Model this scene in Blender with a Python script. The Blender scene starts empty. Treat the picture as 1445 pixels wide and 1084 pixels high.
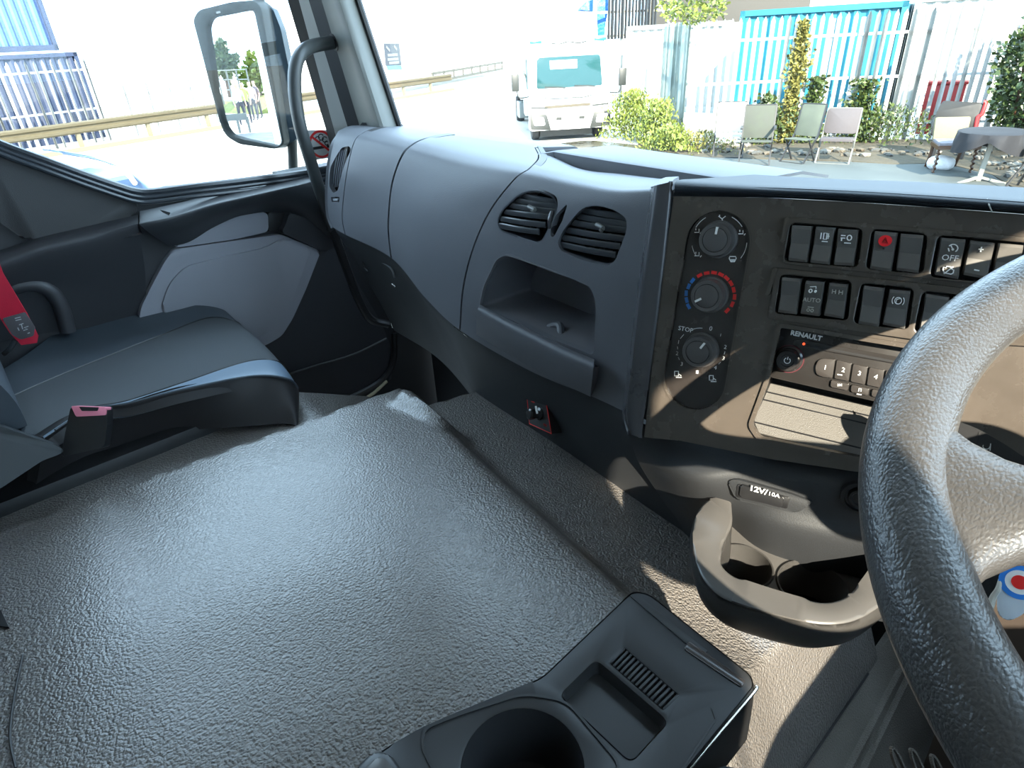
import bpy, bmesh, math, random
from mathutils import Vector, Matrix, noise
from mathutils.geometry import delaunay_2d_cdt, tessellate_polygon
random.seed(7)
S = bpy.context.scene
COL = S.collection
PI = math.pi
# ------------------------------------------------------------------ camera
FPX, CX, CY = 870.0, 722.5, 542.0
CAM = Vector((.45, 0, 2.35))
_vn = (808-CX, 2085-CY); _l = math.hypot(*_vn)
TH = math.atan(FPX/_l); UP2 = (-_vn[0]/_l, -_vn[1]/_l); RX2 = (-UP2[1], UP2[0])
PSI = math.radians(49)
FW = Vector((-math.sin(PSI)*math.cos(TH), math.cos(PSI)*math.cos(TH), -math.sin(TH)))
R0 = Vector((math.cos(PSI), math.sin(PSI), 0)); U0 = R0.cross(FW)
cx_ = R0*RX2[0]+U0*UP2[0]; cy_ = -(R0*RX2[1]+U0*UP2[1])
cd = bpy.data.cameras.new('camera'); co = bpy.data.objects.new('camera', cd); COL.objects.link(co)
cd.sensor_width = 36; cd.lens = FPX/1445*36; cd.clip_start = .01; cd.clip_end = 800
m = Matrix((cx_, cy_, -FW)).transposed().to_4x4(); m.translation = CAM
co.matrix_world = m; S.camera = co
# ------------------------------------------------------------------ light
w = bpy.data.worlds.new('World'); S.world = w; w.use_nodes = True
bg = w.node_tree.nodes['Background']
bg.inputs[0].default_value = (.56, .775, 1.0, 1); bg.inputs[1].default_value = 5.0
sd = bpy.data.lights.new('sun', 'SUN'); sd.energy = 17; sd.angle = .009; sd.color = (1, .89, .74)
so = bpy.data.objects.new('sun', sd); COL.objects.link(so)
SUN = Vector((1.0, -.75, .75)).normalized()
so.rotation_euler = SUN.to_track_quat('Z', 'Y').to_euler()
S.view_settings.view_transform = 'Standard'; S.view_settings.look = 'None'
S.view_settings.exposure = 0.75; S.view_settings.gamma = 1; S.view_settings.use_curve_mapping = False
S.cycles.max_bounces = 10; S.cycles.diffuse_bounces = 6; S.cycles.transparent_max_bounces = 12
S.cycles.sample_clamp_indirect = 8

# ------------------------------------------------------------------ pixel -> world points
def ray(x, y):
    a, b = (x-CX)/FPX, (y-CY)/FPX
    return FW+R0*(a*RX2[0]+b*RX2[1])+U0*(a*UP2[0]+b*UP2[1])
def onx(x, y, X): r = ray(x, y); return CAM+r*((X-CAM.x)/r.x)
def ony(x, y, Y): r = ray(x, y); return CAM+r*((Y-CAM.y)/r.y)
def onz(x, y, Z): r = ray(x, y); return CAM+r*((Z-CAM.z)/r.z)
def onp(x, y, O, n, off=0):
    r = ray(x, y); return CAM+r*(((O+n*off-CAM).dot(n))/r.dot(n))
def dep(x, y, D): return CAM+ray(x, y)*D
_t, _p = math.radians(14), math.radians(15)
SN = Vector((math.sin(_p)*math.cos(_t), -math.cos(_p)*math.cos(_t), math.sin(_t)))
SO = Vector((.135, .56, 2.161))
def sp(x, y, off=0): return onp(x, y, SO, SN, off)

# ------------------------------------------------------------------ materials
MC = {}
def mat(name, col, rough=.5, bump=None, var=.0, metal=0, spec=.5, vscale=30, grain=None, emit=None, coat=0, sheen=0):
    """bump=(kind, scale, strength, distance)"""
    if name in MC: return MC[name]
    M = bpy.data.materials.new(name); M.use_nodes = True; nt = M.node_tree; N, L = nt.nodes, nt.links
    B = N['Principled BSDF']
    B.inputs['Base Color'].default_value = (*col, 1); B.inputs['Roughness'].default_value = rough
    B.inputs['Metallic'].default_value = metal; B.inputs['Specular IOR Level'].default_value = spec
    B.inputs['Coat Weight'].default_value = coat; B.inputs['Coat Roughness'].default_value = .24
    if emit: B.inputs['Emission Color'].default_value = (*emit[:3], 1); B.inputs['Emission Strength'].default_value = emit[3]
    tc = N.new('ShaderNodeTexCoord')
    if var:
        n = N.new('ShaderNodeTexNoise'); n.inputs['Scale'].default_value = vscale; n.inputs['Detail'].default_value = 5
        n.inputs['Roughness'].default_value = .6
        L.new(tc.outputs['Object'], n.inputs['Vector'])
        mr = N.new('ShaderNodeMapRange'); mr.inputs[1].default_value = .3; mr.inputs[2].default_value = .7
        mr.inputs[3].default_value = 1-var; mr.inputs[4].default_value = 1+var
        L.new(n.outputs['Fac'], mr.inputs[0])
        mx = N.new('ShaderNodeVectorMath'); mx.operation = 'SCALE'; mx.inputs[0].default_value = col
        L.new(mr.outputs[0], mx.inputs['Scale']); L.new(mx.outputs[0], B.inputs['Base Color'])
        m2 = N.new('ShaderNodeMapRange'); m2.inputs[1].default_value = .3; m2.inputs[2].default_value = .7
        m2.inputs[3].default_value = max(.02, rough-var*.4); m2.inputs[4].default_value = min(1, rough+var*.4)
        L.new(n.outputs['Fac'], m2.inputs[0]); L.new(m2.outputs[0], B.inputs['Roughness'])
    if bump:
        kind, sc, st, dist = bump
        bp = N.new('ShaderNodeBump'); bp.inputs['Strength'].default_value = st; bp.inputs['Distance'].default_value = dist
        mp = N.new('ShaderNodeMapping'); L.new(tc.outputs['Object'], mp.inputs['Vector'])
        if kind == 'noise':
            t = N.new('ShaderNodeTexNoise'); t.inputs['Scale'].default_value = sc; t.inputs['Detail'].default_value = 4
            L.new(mp.outputs[0], t.inputs['Vector']); L.new(t.outputs['Fac'], bp.inputs['Height'])
        else:   # leather: warped, flattened cells
            nz = N.new('ShaderNodeTexNoise'); nz.inputs['Scale'].default_value = sc*.5; nz.inputs['Detail'].default_value = 3
            L.new(mp.outputs[0], nz.inputs['Vector'])
            ad = N.new('ShaderNodeVectorMath'); ad.operation = 'MULTIPLY_ADD'
            k = 1.6/sc; ad.inputs[1].default_value = (k, k, k)
            L.new(nz.outputs['Color'], ad.inputs[0]); L.new(mp.outputs[0], ad.inputs[2])
            mp.inputs['Scale'].default_value = (1, 1.0, 1) if kind == 'leather' else (1, .55, 1)
            t = N.new('ShaderNodeTexVoronoi'); t.feature = 'SMOOTH_F1'; t.inputs['Scale'].default_value = sc
            t.inputs['Smoothness'].default_value = .35
            L.new(ad.outputs[0], t.inputs['Vector'])
            iv = N.new('ShaderNodeMath'); iv.operation = 'SUBTRACT'; iv.inputs[0].default_value = 1
            L.new(t.outputs['Distance'], iv.inputs[1]); L.new(iv.outputs[0], bp.inputs['Height'])
        L.new(bp.outputs[0], B.inputs['Normal'])
        if coat:   # the sheen follows the same grain, more softly
            b2 = N.new('ShaderNodeBump'); b2.inputs['Strength'].default_value = st*.15; b2.inputs['Distance'].default_value = dist
            L.new(bp.inputs['Height'].links[0].from_socket, b2.inputs['Height']); L.new(b2.outputs[0], B.inputs['Coat Normal'])
    MC[name] = M; return M
def glass(name, tint, gloss=.05, rough=0):
    if name in MC: return MC[name]
    M = bpy.data.materials.new(name); M.use_nodes = True; nt = M.node_tree; N, L = nt.nodes, nt.links
    N.remove(N['Principled BSDF'])
    t = N.new('ShaderNodeBsdfTransparent'); t.inputs[0].default_value = (*tint, 1)
    g = N.new('ShaderNodeBsdfGlossy'); g.inputs['Roughness'].default_value = rough
    lw = N.new('ShaderNodeLayerWeight'); lw.inputs[0].default_value = .5
    pw = N.new('ShaderNodeMath'); pw.operation = 'POWER'; pw.inputs[1].default_value = 5; L.new(lw.outputs['Facing'], pw.inputs[0])
    f = N.new('ShaderNodeMath'); f.operation = 'MULTIPLY_ADD'; f.inputs[1].default_value = .4; f.inputs[2].default_value = .02; L.new(pw.outputs[0], f.inputs[0])
    x = N.new('ShaderNodeMixShader'); L.new(f.outputs[0], x.inputs[0]); L.new(t.outputs[0], x.inputs[1]); L.new(g.outputs[0], x.inputs[2])
    L.new(x.outputs[0], N['Material Output'].inputs[0]); MC[name] = M; return M

DASH = mat('grey dash plastic', (.12, .125, .14), .5, ('leather', 900, .3, .0006), .04, vscale=8, spec=.35)
LOW = mat('charcoal plastic', (.014, .015, .017), .62, ('leather', 800, .25, .0005), .06, vscale=12)
PANEL = mat('satin brown-black panel', (.06, .049, .040), .26, None, .16, spec=.6, vscale=22)
GLOSSP = mat('dark climate fascia', (.022, .018, .016), .2, None, .25, vscale=30)
DEEP = mat('deep black', (.006, .006, .007), .5)
BLK = mat('black plastic', (.012, .012, .013), .35, ('noise', 900, .1, .0003))
KNOB = mat('knob grey', (.075, .07, .068), .35)
ROCK = mat('rocker plastic', (.10, .093, .086), .33, ('noise', 1500, .08, .0002))
WHITE = mat('printed white', (.8, .8, .78), .5)
RED = mat('printed red', (.75, .02, .02), .4)
BLUE = mat('printed blue', (.03, .22, .7), .4)
COVER = mat('moulded grey engine cover', (.118, .106, .097), .36, ('leather', 320, 1.0, .0022), .03, vscale=3, spec=.5, coat=1.0)
CARPET = mat('grey carpet', (.09, .085, .08), .9, ('noise', 420, .8, .003), .1, vscale=40)
SEAT = mat('dark seat fabric', (.036, .046, .058), .62, ('noise', 1400, .35, .0006), .1, vscale=15)
SEATC = mat('woven seat centre', (.045, .05, .056), .85, ('noise', 1800, .5, .0008), .12, vscale=20)
VINYL = mat('blue grey vinyl', (.12, .165, .22), .38, ('leather', 900, .2, .0004))
DOORD = mat('door dark plastic', (.034, .034, .038), .48, ('leather', 800, .2, .0005), .06, vscale=6)
DOORG = mat('door grey insert', (.27, .27, .30), .55, ('leather', 900, .15, .0004), .03, vscale=6)
RUB = mat('black rubber', (.015, .015, .016), .3)
PILL = mat('pillar grey green', (.085, .088, .078), .5, ('leather', 900, .12, .0004))
LGREY = mat('light door frame', (.5, .5, .48), .4)
TUBE = mat('grab handle rubber', (.05, .055, .055), .4, ('noise', 700, .2, .0004))
WHEEL = mat('steering wheel leather', (.045, .042, .04), .34, ('leather2', 700, .5, .0007), .1, spec=.5, vscale=30)
CONS = mat('console charcoal', (.023, .023, .024), .4, ('noise', 1200, .08, .0003), .06, vscale=10, spec=.3)
CHROME = mat('bright metal', (.75, .72, .66), .2, metal=1)
HEAD = mat('headlining cream', (.30, .28, .25), .9)
MATW = mat('moulded floor mat', (.10, .088, .075), .75, ('noise', 500, .8, .003), .1, vscale=30)
BWHITE = mat('white paint', (.8, .8, .78), .35)

# ------------------------------------------------------------------ mesh helpers
WL = {}   # world location of every object
def link(o, parent=None, loc=None):
    COL.objects.link(o)
    if parent is not None:
        o.parent = parent; WL[o.name] = WL[parent.name].copy(); o.location = (0, 0, 0)
    else:
        WL[o.name] = Vector(loc) if loc is not None else Vector((0, 0, 0)); o.location = WL[o.name]
    return o
def tag(o, label=None, cat=None, group=None, kind=None):
    if label: o['label'] = label
    if cat: o['category'] = cat
    if group: o['group'] = group
    if kind: o['kind'] = kind
    return o
def thing(name, loc, label=None, cat=None, group=None, kind=None):
    return tag(link(bpy.data.objects.new(name, None), None, loc), label, cat, group, kind)
def obj(name, bm, M, parent=None, loc=None, ang=35, mats=None, label=None, recalc=True):
    if recalc: bmesh.ops.recalc_face_normals(bm, faces=bm.faces[:])
    c = math.radians(ang)
    for f in bm.faces: f.smooth = ang > 0
    for e in bm.edges:
        if len(e.link_faces) == 2:
            try:
                if e.calc_face_angle(0) > c: e.smooth = False
            except Exception: pass
    me = bpy.data.meshes.new(name); 
    base = WL[parent.name] if parent is not None else (Vector(loc) if loc is not None else Vector((0, 0, 0)))
    bmesh.ops.translate(bm, verts=bm.verts[:], vec=-base)
    bm.to_mesh(me); bm.free()
    for k in (mats or [M]): me.materials.append(k)
    o = bpy.data.objects.new(name, me); link(o, parent, loc)
    if label: o['label'] = label
    return o
def basis(n):
    n = n.normalized(); u = Vector((0, 0, 1)).cross(n)
    if u.length < 1e-3: u = Vector((1, 0, 0))
    u.normalize(); return u, n.cross(u), n
def rnd(pts, r, seg=4):
    """round the corners of a closed 3D polygon"""
    out = []; n = len(pts)
    for i in range(n):
        a, b, c = pts[i-1], pts[i], pts[(i+1) % n]
        rr = r[i] if isinstance(r, (list, tuple)) else r
        da, dc = (a-b), (c-b); k = min(rr, da.length*.48, dc.length*.48)
        if k < 1e-5: out.append(b.copy()); continue
        p, q = b+da.normalized()*k, b+dc.normalized()*k
        for j in range(seg+1):
            t = j/seg; out.append(p*(1-t)**2+b*2*t*(1-t)+q*t*t)
    return out
def cr(P, t):
    """Catmull-Rom through list P at parameter t in [0, len-1]"""
    n = len(P); i = min(int(t), n-2); f = t-i
    p1, p2 = P[i], P[i+1]; p0 = P[i-1] if i > 0 else p1*2-p2; p3 = P[i+2] if i+2 < n else p2*2-p1
    return .5*((2*p1)+(p2-p0)*f+(2*p0-5*p1+4*p2-p3)*f*f+(3*p1-p0-3*p2+p3)*f**3)
def smooth(P, k=6): return [cr(P, i/k) for i in range((len(P)-1)*k+1)]
def prism(bm, pts, n, d0, d1, bev=0, seg=2, mi=0):
    """closed polygon pushed from d0 to d1 along n; the d1 rim is bevelled"""
    n = n.normalized()
    a = [bm.verts.new(p+n*d0) for p in pts]; b = [bm.verts.new(p+n*d1) for p in pts]; m_ = len(pts)
    fs = [bm.faces.new(b), bm.faces.new(a[::-1])]
    for i in range(m_): fs.append(bm.faces.new((a[i], a[(i+1) % m_], b[(i+1) % m_], b[i])))
    for f in fs: f.material_index = mi
    if bev:
        bs = set(b); ed = [e for e in fs[0].edges]
        r = bmesh.ops.bevel(bm, geom=ed, offset=bev, segments=seg, profile=.5, affect='EDGES', clamp_overlap=True)
        for f in r['faces']: f.material_index = mi
    return bm
def plate(bm, outer, holes, n, d0, d1, cham=0):
    """slab with holes; outer and holes are lists of 3D points lying on one plane"""
    u, v, n = basis(n); o = outer[0]
    rings = [outer]+holes; P2 = []; E = []
    for r in rings:
        b = len(P2)
        P2 += [Vector(((p-o).dot(u), (p-o).dot(v))) for p in r]
        E += [(b+i, b+(i+1) % len(r)) for i in range(len(r))]
    vo, eo, fo, ov, oe, of = delaunay_2d_cdt(P2, E, [], 1, 1e-6)
    def inside(p, ring):
        c = False; q = [((a-o).dot(u), (a-o).dot(v)) for a in ring]
        for i in range(len(q)):
            (x1, y1), (x2, y2) = q[i-1], q[i]
            if (y1 > p.y) != (y2 > p.y) and p.x < (x2-x1)*(p.y-y1)/(y2-y1)+x1: c = not c
        return c
    T = []
    for f in fo:
        c = sum((vo[i] for i in f), Vector((0, 0)))/len(f)
        if inside(c, outer) and not any(inside(c, h) for h in holes): T.append(f)
    def w3(q, d): return o+u*q.x+v*q.y+n*d
    A = [bm.verts.new(w3(q, d1)) for q in vo]; B = [bm.verts.new(w3(q, d0)) for q in vo]
    cnt = {}
    for f in T:
        bm.faces.new([A[i] for i in f]); bm.faces.new([B[i] for i in f][::-1])
        for i in range(len(f)):
            e = (f[i], f[(i+1) % len(f)]); cnt[tuple(sorted(e))] = cnt.get(tuple(sorted(e)), [])+[e]
    rim = []
    for k, es in cnt.items():
        if len(es) == 1:
            i, j = es[0]; bm.faces.new((A[i], B[i], B[j], A[j]))
            e = bm.edges.get((A[i], A[j])); rim.append(e)
    for vv in [x for x in bm.verts if not x.link_faces]: bm.verts.remove(vv)
    if cham:
        try: bmesh.ops.bevel(bm, geom=rim, offset=cham, segments=2, profile=.5, affect='EDGES', clamp_overlap=False)
        except Exception: pass
    return bm
def grid_mesh(bm, rows, closed=False, mi=0, uvflip=False):
    V = [[bm.verts.new(p) for p in r] for r in rows]
    for i in range(len(V)-1):
        m_ = len(V[i])
        for j in range(m_ if closed else m_-1):
            try:
                f = bm.faces.new((V[i][j], V[i][(j+1) % m_], V[i+1][(j+1) % m_], V[i+1][j])); f.material_index = mi
            except ValueError: pass
    return V
def cgrid(G, t0, t1, nu, nv, s0=None, s1=None):
    """bicubic grid: G[row][col]; columns from t0..t1, rows from s0..s1"""
    s0 = 0 if s0 is None else s0; s1 = len(G)-1 if s1 is None else s1
    out = []
    for i in range(nv+1):
        s = s0+(s1-s0)*i/nv
        out.append([cr([cr([G[r][c] for r in range(len(G))], s) for c in range(len(G[0]))], t0+(t1-t0)*j/nu) for j in range(nu+1)])
    return out
def sheet(rows, thick, ref, bm=None):
    """open grid of points thickened away from the reference point"""
    bm = bm or bmesh.new(); V = grid_mesh(bm, rows); bm.normal_update()
    nr, nc = len(rows), len(rows[0])
    flip = 1
    c = rows[nr//2][nc//2]; nn = V[nr//2][nc//2].normal
    if nn.dot(ref-c) > 0: flip = -1
    W = [[bm.verts.new(V[i][j].co+V[i][j].normal*thick*flip) for j in range(nc)] for i in range(nr)]
    for i in range(nr-1):
        for j in range(nc-1): bm.faces.new((W[i][j], W[i+1][j], W[i+1][j+1], W[i][j+1]))
    for i in range(nr-1):
        for j in (0, nc-1): bm.faces.new((V[i][j], V[i+1][j], W[i+1][j], W[i][j]))
    for j in range(nc-1):
        for i in (0, nr-1): bm.faces.new((V[i][j], V[i][j+1], W[i][j+1], W[i][j]))
    return bm
def tube(bm, pts, r, seg=10, k=5, cap=True, flat=1.0, up=None, mi=0):
    P = smooth(pts, k) if k > 1 else pts
    n = len(P); rows = []; prev = None
    for i, p in enumerate(P):
        d = (P[min(i+1, n-1)]-P[max(i-1, 0)]).normalized()
        if prev is None:
            a = up or Vector((0, 0, 1))
            if abs(a.dot(d)) > .95: a = Vector((1, 0, 0))
            x = (a-d*a.dot(d)).normalized()
        else: x = (prev-d*prev.dot(d)).normalized()
        prev = x; y = d.cross(x)
        rr = r(i/(n-1)) if callable(r) else r
        rows.append([p+(x*math.cos(q)+y*math.sin(q)*flat)*rr for q in [2*PI*j/seg for j in range(seg)]])
    V = grid_mesh(bm, rows, True, mi)
    if cap:
        for r_ in (V[0], V[-1]): f = bm.faces.new(r_); f.material_index = mi
    return bm
def box(bm, c, s, rz=0, bev=0, mi=0, M=None):
    c = Vector(c); vs = []
    R = Matrix.Rotation(rz, 3, 'Z') if M is None else M
    for i in (-1, 1):
        for j in (-1, 1):
            for k in (-1, 1): vs.append(bm.verts.new(c+R@Vector((i*s[0]/2, j*s[1]/2, k*s[2]/2))))
    idx = [(0, 1, 3, 2), (4, 6, 7, 5), (0, 4, 5, 1), (2, 3, 7, 6), (0, 2, 6, 4), (1, 5, 7, 3)]
    fs = [bm.faces.new([vs[a] for a in q]) for q in idx]
    for f in fs: f.material_index = mi
    if bev:
        ed = list({e for f in fs for e in f.edges})
        r = bmesh.ops.bevel(bm, geom=ed, offset=bev, segments=2, profile=.5, affect='EDGES')
        for f in r['faces']: f.material_index = mi
    return bm
def bar(bm, a, b, wd, th=None, mi=0):
    a, b = Vector(a), Vector(b); d = b-a; th = th or wd
    q = d.to_track_quat('Z', 'Y').to_matrix()
    return box(bm, (a+b)/2, (wd, th, d.length), mi=mi, M=q)
def lathe(bm, c, ax, prof, seg=32, mi=0, cap0=True, cap1=True):
    """prof = [(radius, height along ax)]"""
    u, v, n = basis(Vector(ax)); rows = [[c+n*h+(u*math.cos(2*PI*j/seg)+v*math.sin(2*PI*j/seg))*r for j in range(seg)] for r, h in prof]
    V = grid_mesh(bm, rows, True, mi)
    if cap0: bm.faces.new(V[0]).material_index = mi
    if cap1: bm.faces.new(V[-1]).material_index = mi
    return bm
def stroke(bm, pts, wd, n, d0, d1, mi=0, closed=False):
    """flat ribbon of width wd along pts, raised along n"""
    n = n.normalized(); k = len(pts); L_, R_ = [], []
    for i in range(k):
        a = pts[i-1] if (i > 0 or closed) else pts[i]; b = pts[(i+1) % k] if (i < k-1 or closed) else pts[i]
        d = (b-a).normalized(); s = n.cross(d).normalized()*wd/2
        L_.append(pts[i]+s); R_.append(pts[i]-s)
    for i in range(k if closed else k-1):
        j = (i+1) % k
        prism(bm, [L_[i], L_[j], R_[j], R_[i]], n, d0, d1, mi=mi)
    return bm
def text(name, body, o, right, n, size, M, parent=None, thick=.0003, ital=0, sx=1, align='CENTER', loc=None, bold=0):
    c = bpy.data.curves.new(name, 'FONT'); c.body = body; c.size = size; c.extrude = thick; c.align_x = align; c.align_y = 'CENTER'
    c.shear = ital; c.offset = bold; c.resolution_u = 2
    t = bpy.data.objects.new('t', c); COL.objects.link(t)
    dg = bpy.context.evaluated_depsgraph_get(); me = bpy.data.meshes.new_from_object(t.evaluated_get(dg))
    bpy.data.objects.remove(t)
    n = n.normalized(); x = (right-n*right.dot(n)).normalized(); y = n.cross(x)
    bm = bmesh.new(); bm.from_mesh(me); bpy.data.meshes.remove(me)
    for v in bm.verts: v.co = o+x*v.co.x*sx+y*v.co.y+n*v.co.z
    return obj(name, bm, M, parent, loc, ang=0)
def boolean(o, cut_bm):
    me = bpy.data.meshes.new('c'); bmesh.ops.recalc_face_normals(cut_bm, faces=cut_bm.faces[:]); cut_bm.to_mesh(me); cut_bm.free()
    c = bpy.data.objects.new('c', me); COL.objects.link(c)
    c.location = -WL[o.name]; 
    off = WL[o.name]
    c.location = (0, 0, 0)
    for v in me.vertices: v.co = v.co   # world space cutter
    md = o.modifiers.new('b', 'BOOLEAN'); md.operation = 'DIFFERENCE'; md.solver = 'EXACT'; md.object = c
    dg = bpy.context.evaluated_depsgraph_get(); dg.update()
    nm = bpy.data.meshes.new_from_object(o.evaluated_get(dg)); o.modifiers.clear()
    old = o.data; o.data = nm; bpy.data.objects.remove(c); return o
def quad(bm, a, b, c, d, mi=0):
    f = bm.faces.new([bm.verts.new(p) for p in (a, b, c, d)]); f.material_index = mi; return f
X_, Y_, Z_ = Vector((1, 0, 0)), Vector((0, 1, 0)), Vector((0, 0, 1))
V3 = Vector

# =================================================================== CAB SHELL
def struct(name, bm, M, parent=None, **k):
    o = obj(name, bm, M, parent, **k)
    if parent is None: o['kind'] = 'structure'
    return o
XL, XR, YB, YF, ZF, ZC = -1.05, 1.05, -.78, .98, 1.15, 2.92
bm = bmesh.new(); box(bm, (0, .1, ZF-.02), (2.1, 1.78, .04)); struct('floor', bm, MATW)
bm = bmesh.new(); box(bm, (0, .02, ZC+.02), (2.1, 1.62, .05)); struct('ceiling', bm, HEAD)
bm = bmesh.new(); box(bm, (0, YB-.02, 2.08), (2.1, .04, 1.86)); struct('wall_rear', bm, HEAD)
# front bulkhead under the windscreen, header above it
bm = bmesh.new(); box(bm, (0, YF+.01, 1.63), (2.1, .04, .94)); struct('wall_front', bm, LOW)
bm = bmesh.new(); box(bm, (0, .79, 2.84), (2.0, .08, .18), bev=.01); struct('trim_1', bm, HEAD)
# windscreen
ws = [V3((-.93, .93, 2.13)), V3((.98, .93, 2.13)), V3((.98, .78, 2.82)), V3((-.9, .78, 2.82))]
bm = bmesh.new(); prism(bm, ws, (ws[1]-ws[0]).cross(ws[3]-ws[0]), -.003, .003)
GL = glass('clear glass', (.96, .98, .97)); struct('window_1', bm, GL)
# left wall behind the door aperture, right wall with its window opening
bm = bmesh.new(); box(bm, (XL-.0, -.55, 2.08), (.05, .46, 1.86)); struct('wall_left', bm, DOORD)
bm = bmesh.new(); box(bm, (-1.09, .84, 1.62), (.05, .44, .94)); struct('trim_11', bm, LOW)
def yz(X, y, z): return V3((X, y, z))
bm = bmesh.new()
plate(bm, [yz(XR, -.78, 1.15), yz(XR, 1.0, 1.15), yz(XR, 1.0, 3.02), yz(XR, -.78, 3.02)],
      [rnd([yz(XR, -.22, 2.16), yz(XR, .66, 2.10), yz(XR, .60, 2.73), yz(XR, -.22, 2.73)], .02)], X_, -.03, .03)
struct('wall_right', bm, DOORD)
bm = bmesh.new(); prism(bm, [yz(XR, -.23, 2.15), yz(XR, .67, 2.09), yz(XR, .61, 2.74), yz(XR, -.23, 2.74)], X_, .0, .005)
struct('window_3', bm, GL)

# ---- left A pillar, strips from door glass to windscreen (bottom px, top px, depth rule)
def pil(b, t, fb, ft, ext=1.55):
    a = fb(*b); c = ft(*t); return a, a+(c-a)*ext*1.0
D_ = lambda X: (lambda x, y: onx(x, y, X))
E_ = lambda Y: (lambda x, y: ony(x, y, Y))
edges = [((464, 196), (405, -2), D_(-1.02), D_(-1.02)), ((476, 200), (421, -2), D_(-1.0), D_(-1.0)),
         ((498, 204), (435, -2), D_(-.985), D_(-.985)), ((515, 204), (453, -2), D_(-.955), D_(-.955)),
         ((540, 190), (478, -2), E_(.775), E_(.74)), ((566, 186), (504, -2), E_(.86), E_(.80)), ((570, 186), (509, -2), E_(.885), E_(.815))]
LN = [pil((e[0][0]-(e[0][0]-e[1][0])*-.12, e[0][1]+24), e[1], e[2], e[3], 2.5) for e in edges]
ap = thing('trim_2', (-.95, .75, 2.1)); ap['kind'] = 'structure'; 
for i, (nm, M) in enumerate([('window_seal', mat('brown black seal', (.035, .03, .026), .4)), ('door_frame', LGREY), ('door_seal', RUB), ('pillar_trim', PILL), ('pillar_trim', PILL), ('windscreen_seal', RUB)]):
    if i == 4: continue
    cols = [LN[i], LN[i+1]] if i != 3 else [LN[3], LN[4], LN[5]]
    rows = [[c[0]+(c[1]-c[0])*k/10 for c in cols] for k in range(11)]
    if i == 3: rows = [[cr(r, j/6) for j in range(13)] for r in rows]
    bm = sheet(rows, .02, CAM); obj(nm, bm, M, ap)
bm = bmesh.new(); tube(bm, [LN[5][0]+(LN[5][1]-LN[5][0])*k/6+V3((.008, -.004, 0)) for k in range(7)], .0075, 8, 1); obj('glass_bead', bm, RUB, ap)
# grab handle on the pillar
hp = [onx(474, 59, -.965), onx(455, 62, -.95), onx(436, 67, -.925), onx(422, 80, -.905), onx(416, 104, -.90), onx(417, 140, -.90), onx(424, 180, -.90), onx(436, 220, -.905), onx(449, 262, -.92), onx(462, 300, -.96), onx(468, 322, -.985)]
gh = thing('grab_handle', onx(468, 322, -.985), 'black tubular grab handle bent along the left windscreen pillar', 'handle')
bm = bmesh.new(); tube(bm, hp, .0135, 14, 6); obj('tube', bm, TUBE, gh)
bm = bmesh.new(); tube(bm, [onx(481, 57, -.955), onx(470, 60, -.955)], .0175, 12, 1); obj('mounting_foot', bm, RUB, gh)
# rubber aperture seal running down to the floor
bm = bmesh.new(); tube(bm, [onx(457, 262, -.985), onx(470, 322, -.98), onx(487, 372, -.98), onx(505, 420, -.98), onx(523, 450, -.975), onx(548, 458, -.96)], .011, 10, 6)
struct('trim_3', bm, RUB)

# ---- passenger door
door = thing('door_1', (-1.05, .3, 1.2)); door['kind'] = 'structure'
def dpoly(pts, X, t0=-.03, t1=0, bev=.004, r=.012, bm=None):
    bm = bm or bmesh.new(); return prism(bm, rnd([onx(x, y, X) for x, y in pts], r), X_, t0, t1, bev)
sill = [(-150, 140), (-60, 176), (0, 205), (60, 227), (120, 249), (170, 266), (192, 272), (215, 275), (270, 268), (330, 261), (400, 252), (462, 243)]
low = [(462, 243), (475, 330), (505, 400), (538, 455), (556, 500), (552, 535), (520, 558), (430, 600), (300, 690), (150, 800), (-150, 1000), (-150, 140)]
bm = bmesh.new(); prism(bm, [onx(x, y, -1.035) for x, y in sill+low[1:-1]], X_, -.03, 0, 0); obj('door_panel', bm, DOORD, door)
UP = mat('door upper plastic', (.038, .037, .037), .5, ('leather', 800, .3, .0005), .05, vscale=5)
# upper rear pad and the soft shelf below it
bm = dpoly([(-150, 190), (0, 216), (60, 238), (120, 260), (170, 277), (196, 283), (194, 303), (120, 320), (60, 334), (36, 340), (-20, 300), (-150, 250)], -1.015, -.03, 0, .004, .02); obj('upper_pad', bm, UP, door)
G = [[onx(*p) for p in r] for r in [
    [(-60, 372, -1.02), (10, 350, -1.02), (60, 334, -1.015), (130, 318, -1.015), (195, 303, -1.015)],
    [(-60, 380, -.99), (10, 358, -.99), (60, 342, -.985), (130, 328, -.985), (195, 316, -.985)],
    [(-60, 400, -.985), (10, 376, -.98), (62, 360, -.978), (130, 344, -.978), (195, 322, -.98)],
    [(-60, 450, -1.01), (10, 425, -1.01), (66, 410, -1.01), (135, 400, -1.01), (205, 385, -1.012)],
    [(-60, 500, -1.025), (10, 480, -1.03), (66, 470, -1.03), (140, 460, -1.03), (205, 440, -1.03)]]]
bm = sheet(cgrid(G, 0, 4, 24, 20), .02, CAM); obj('rear_shelf', bm, DOORD, door)
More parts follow.
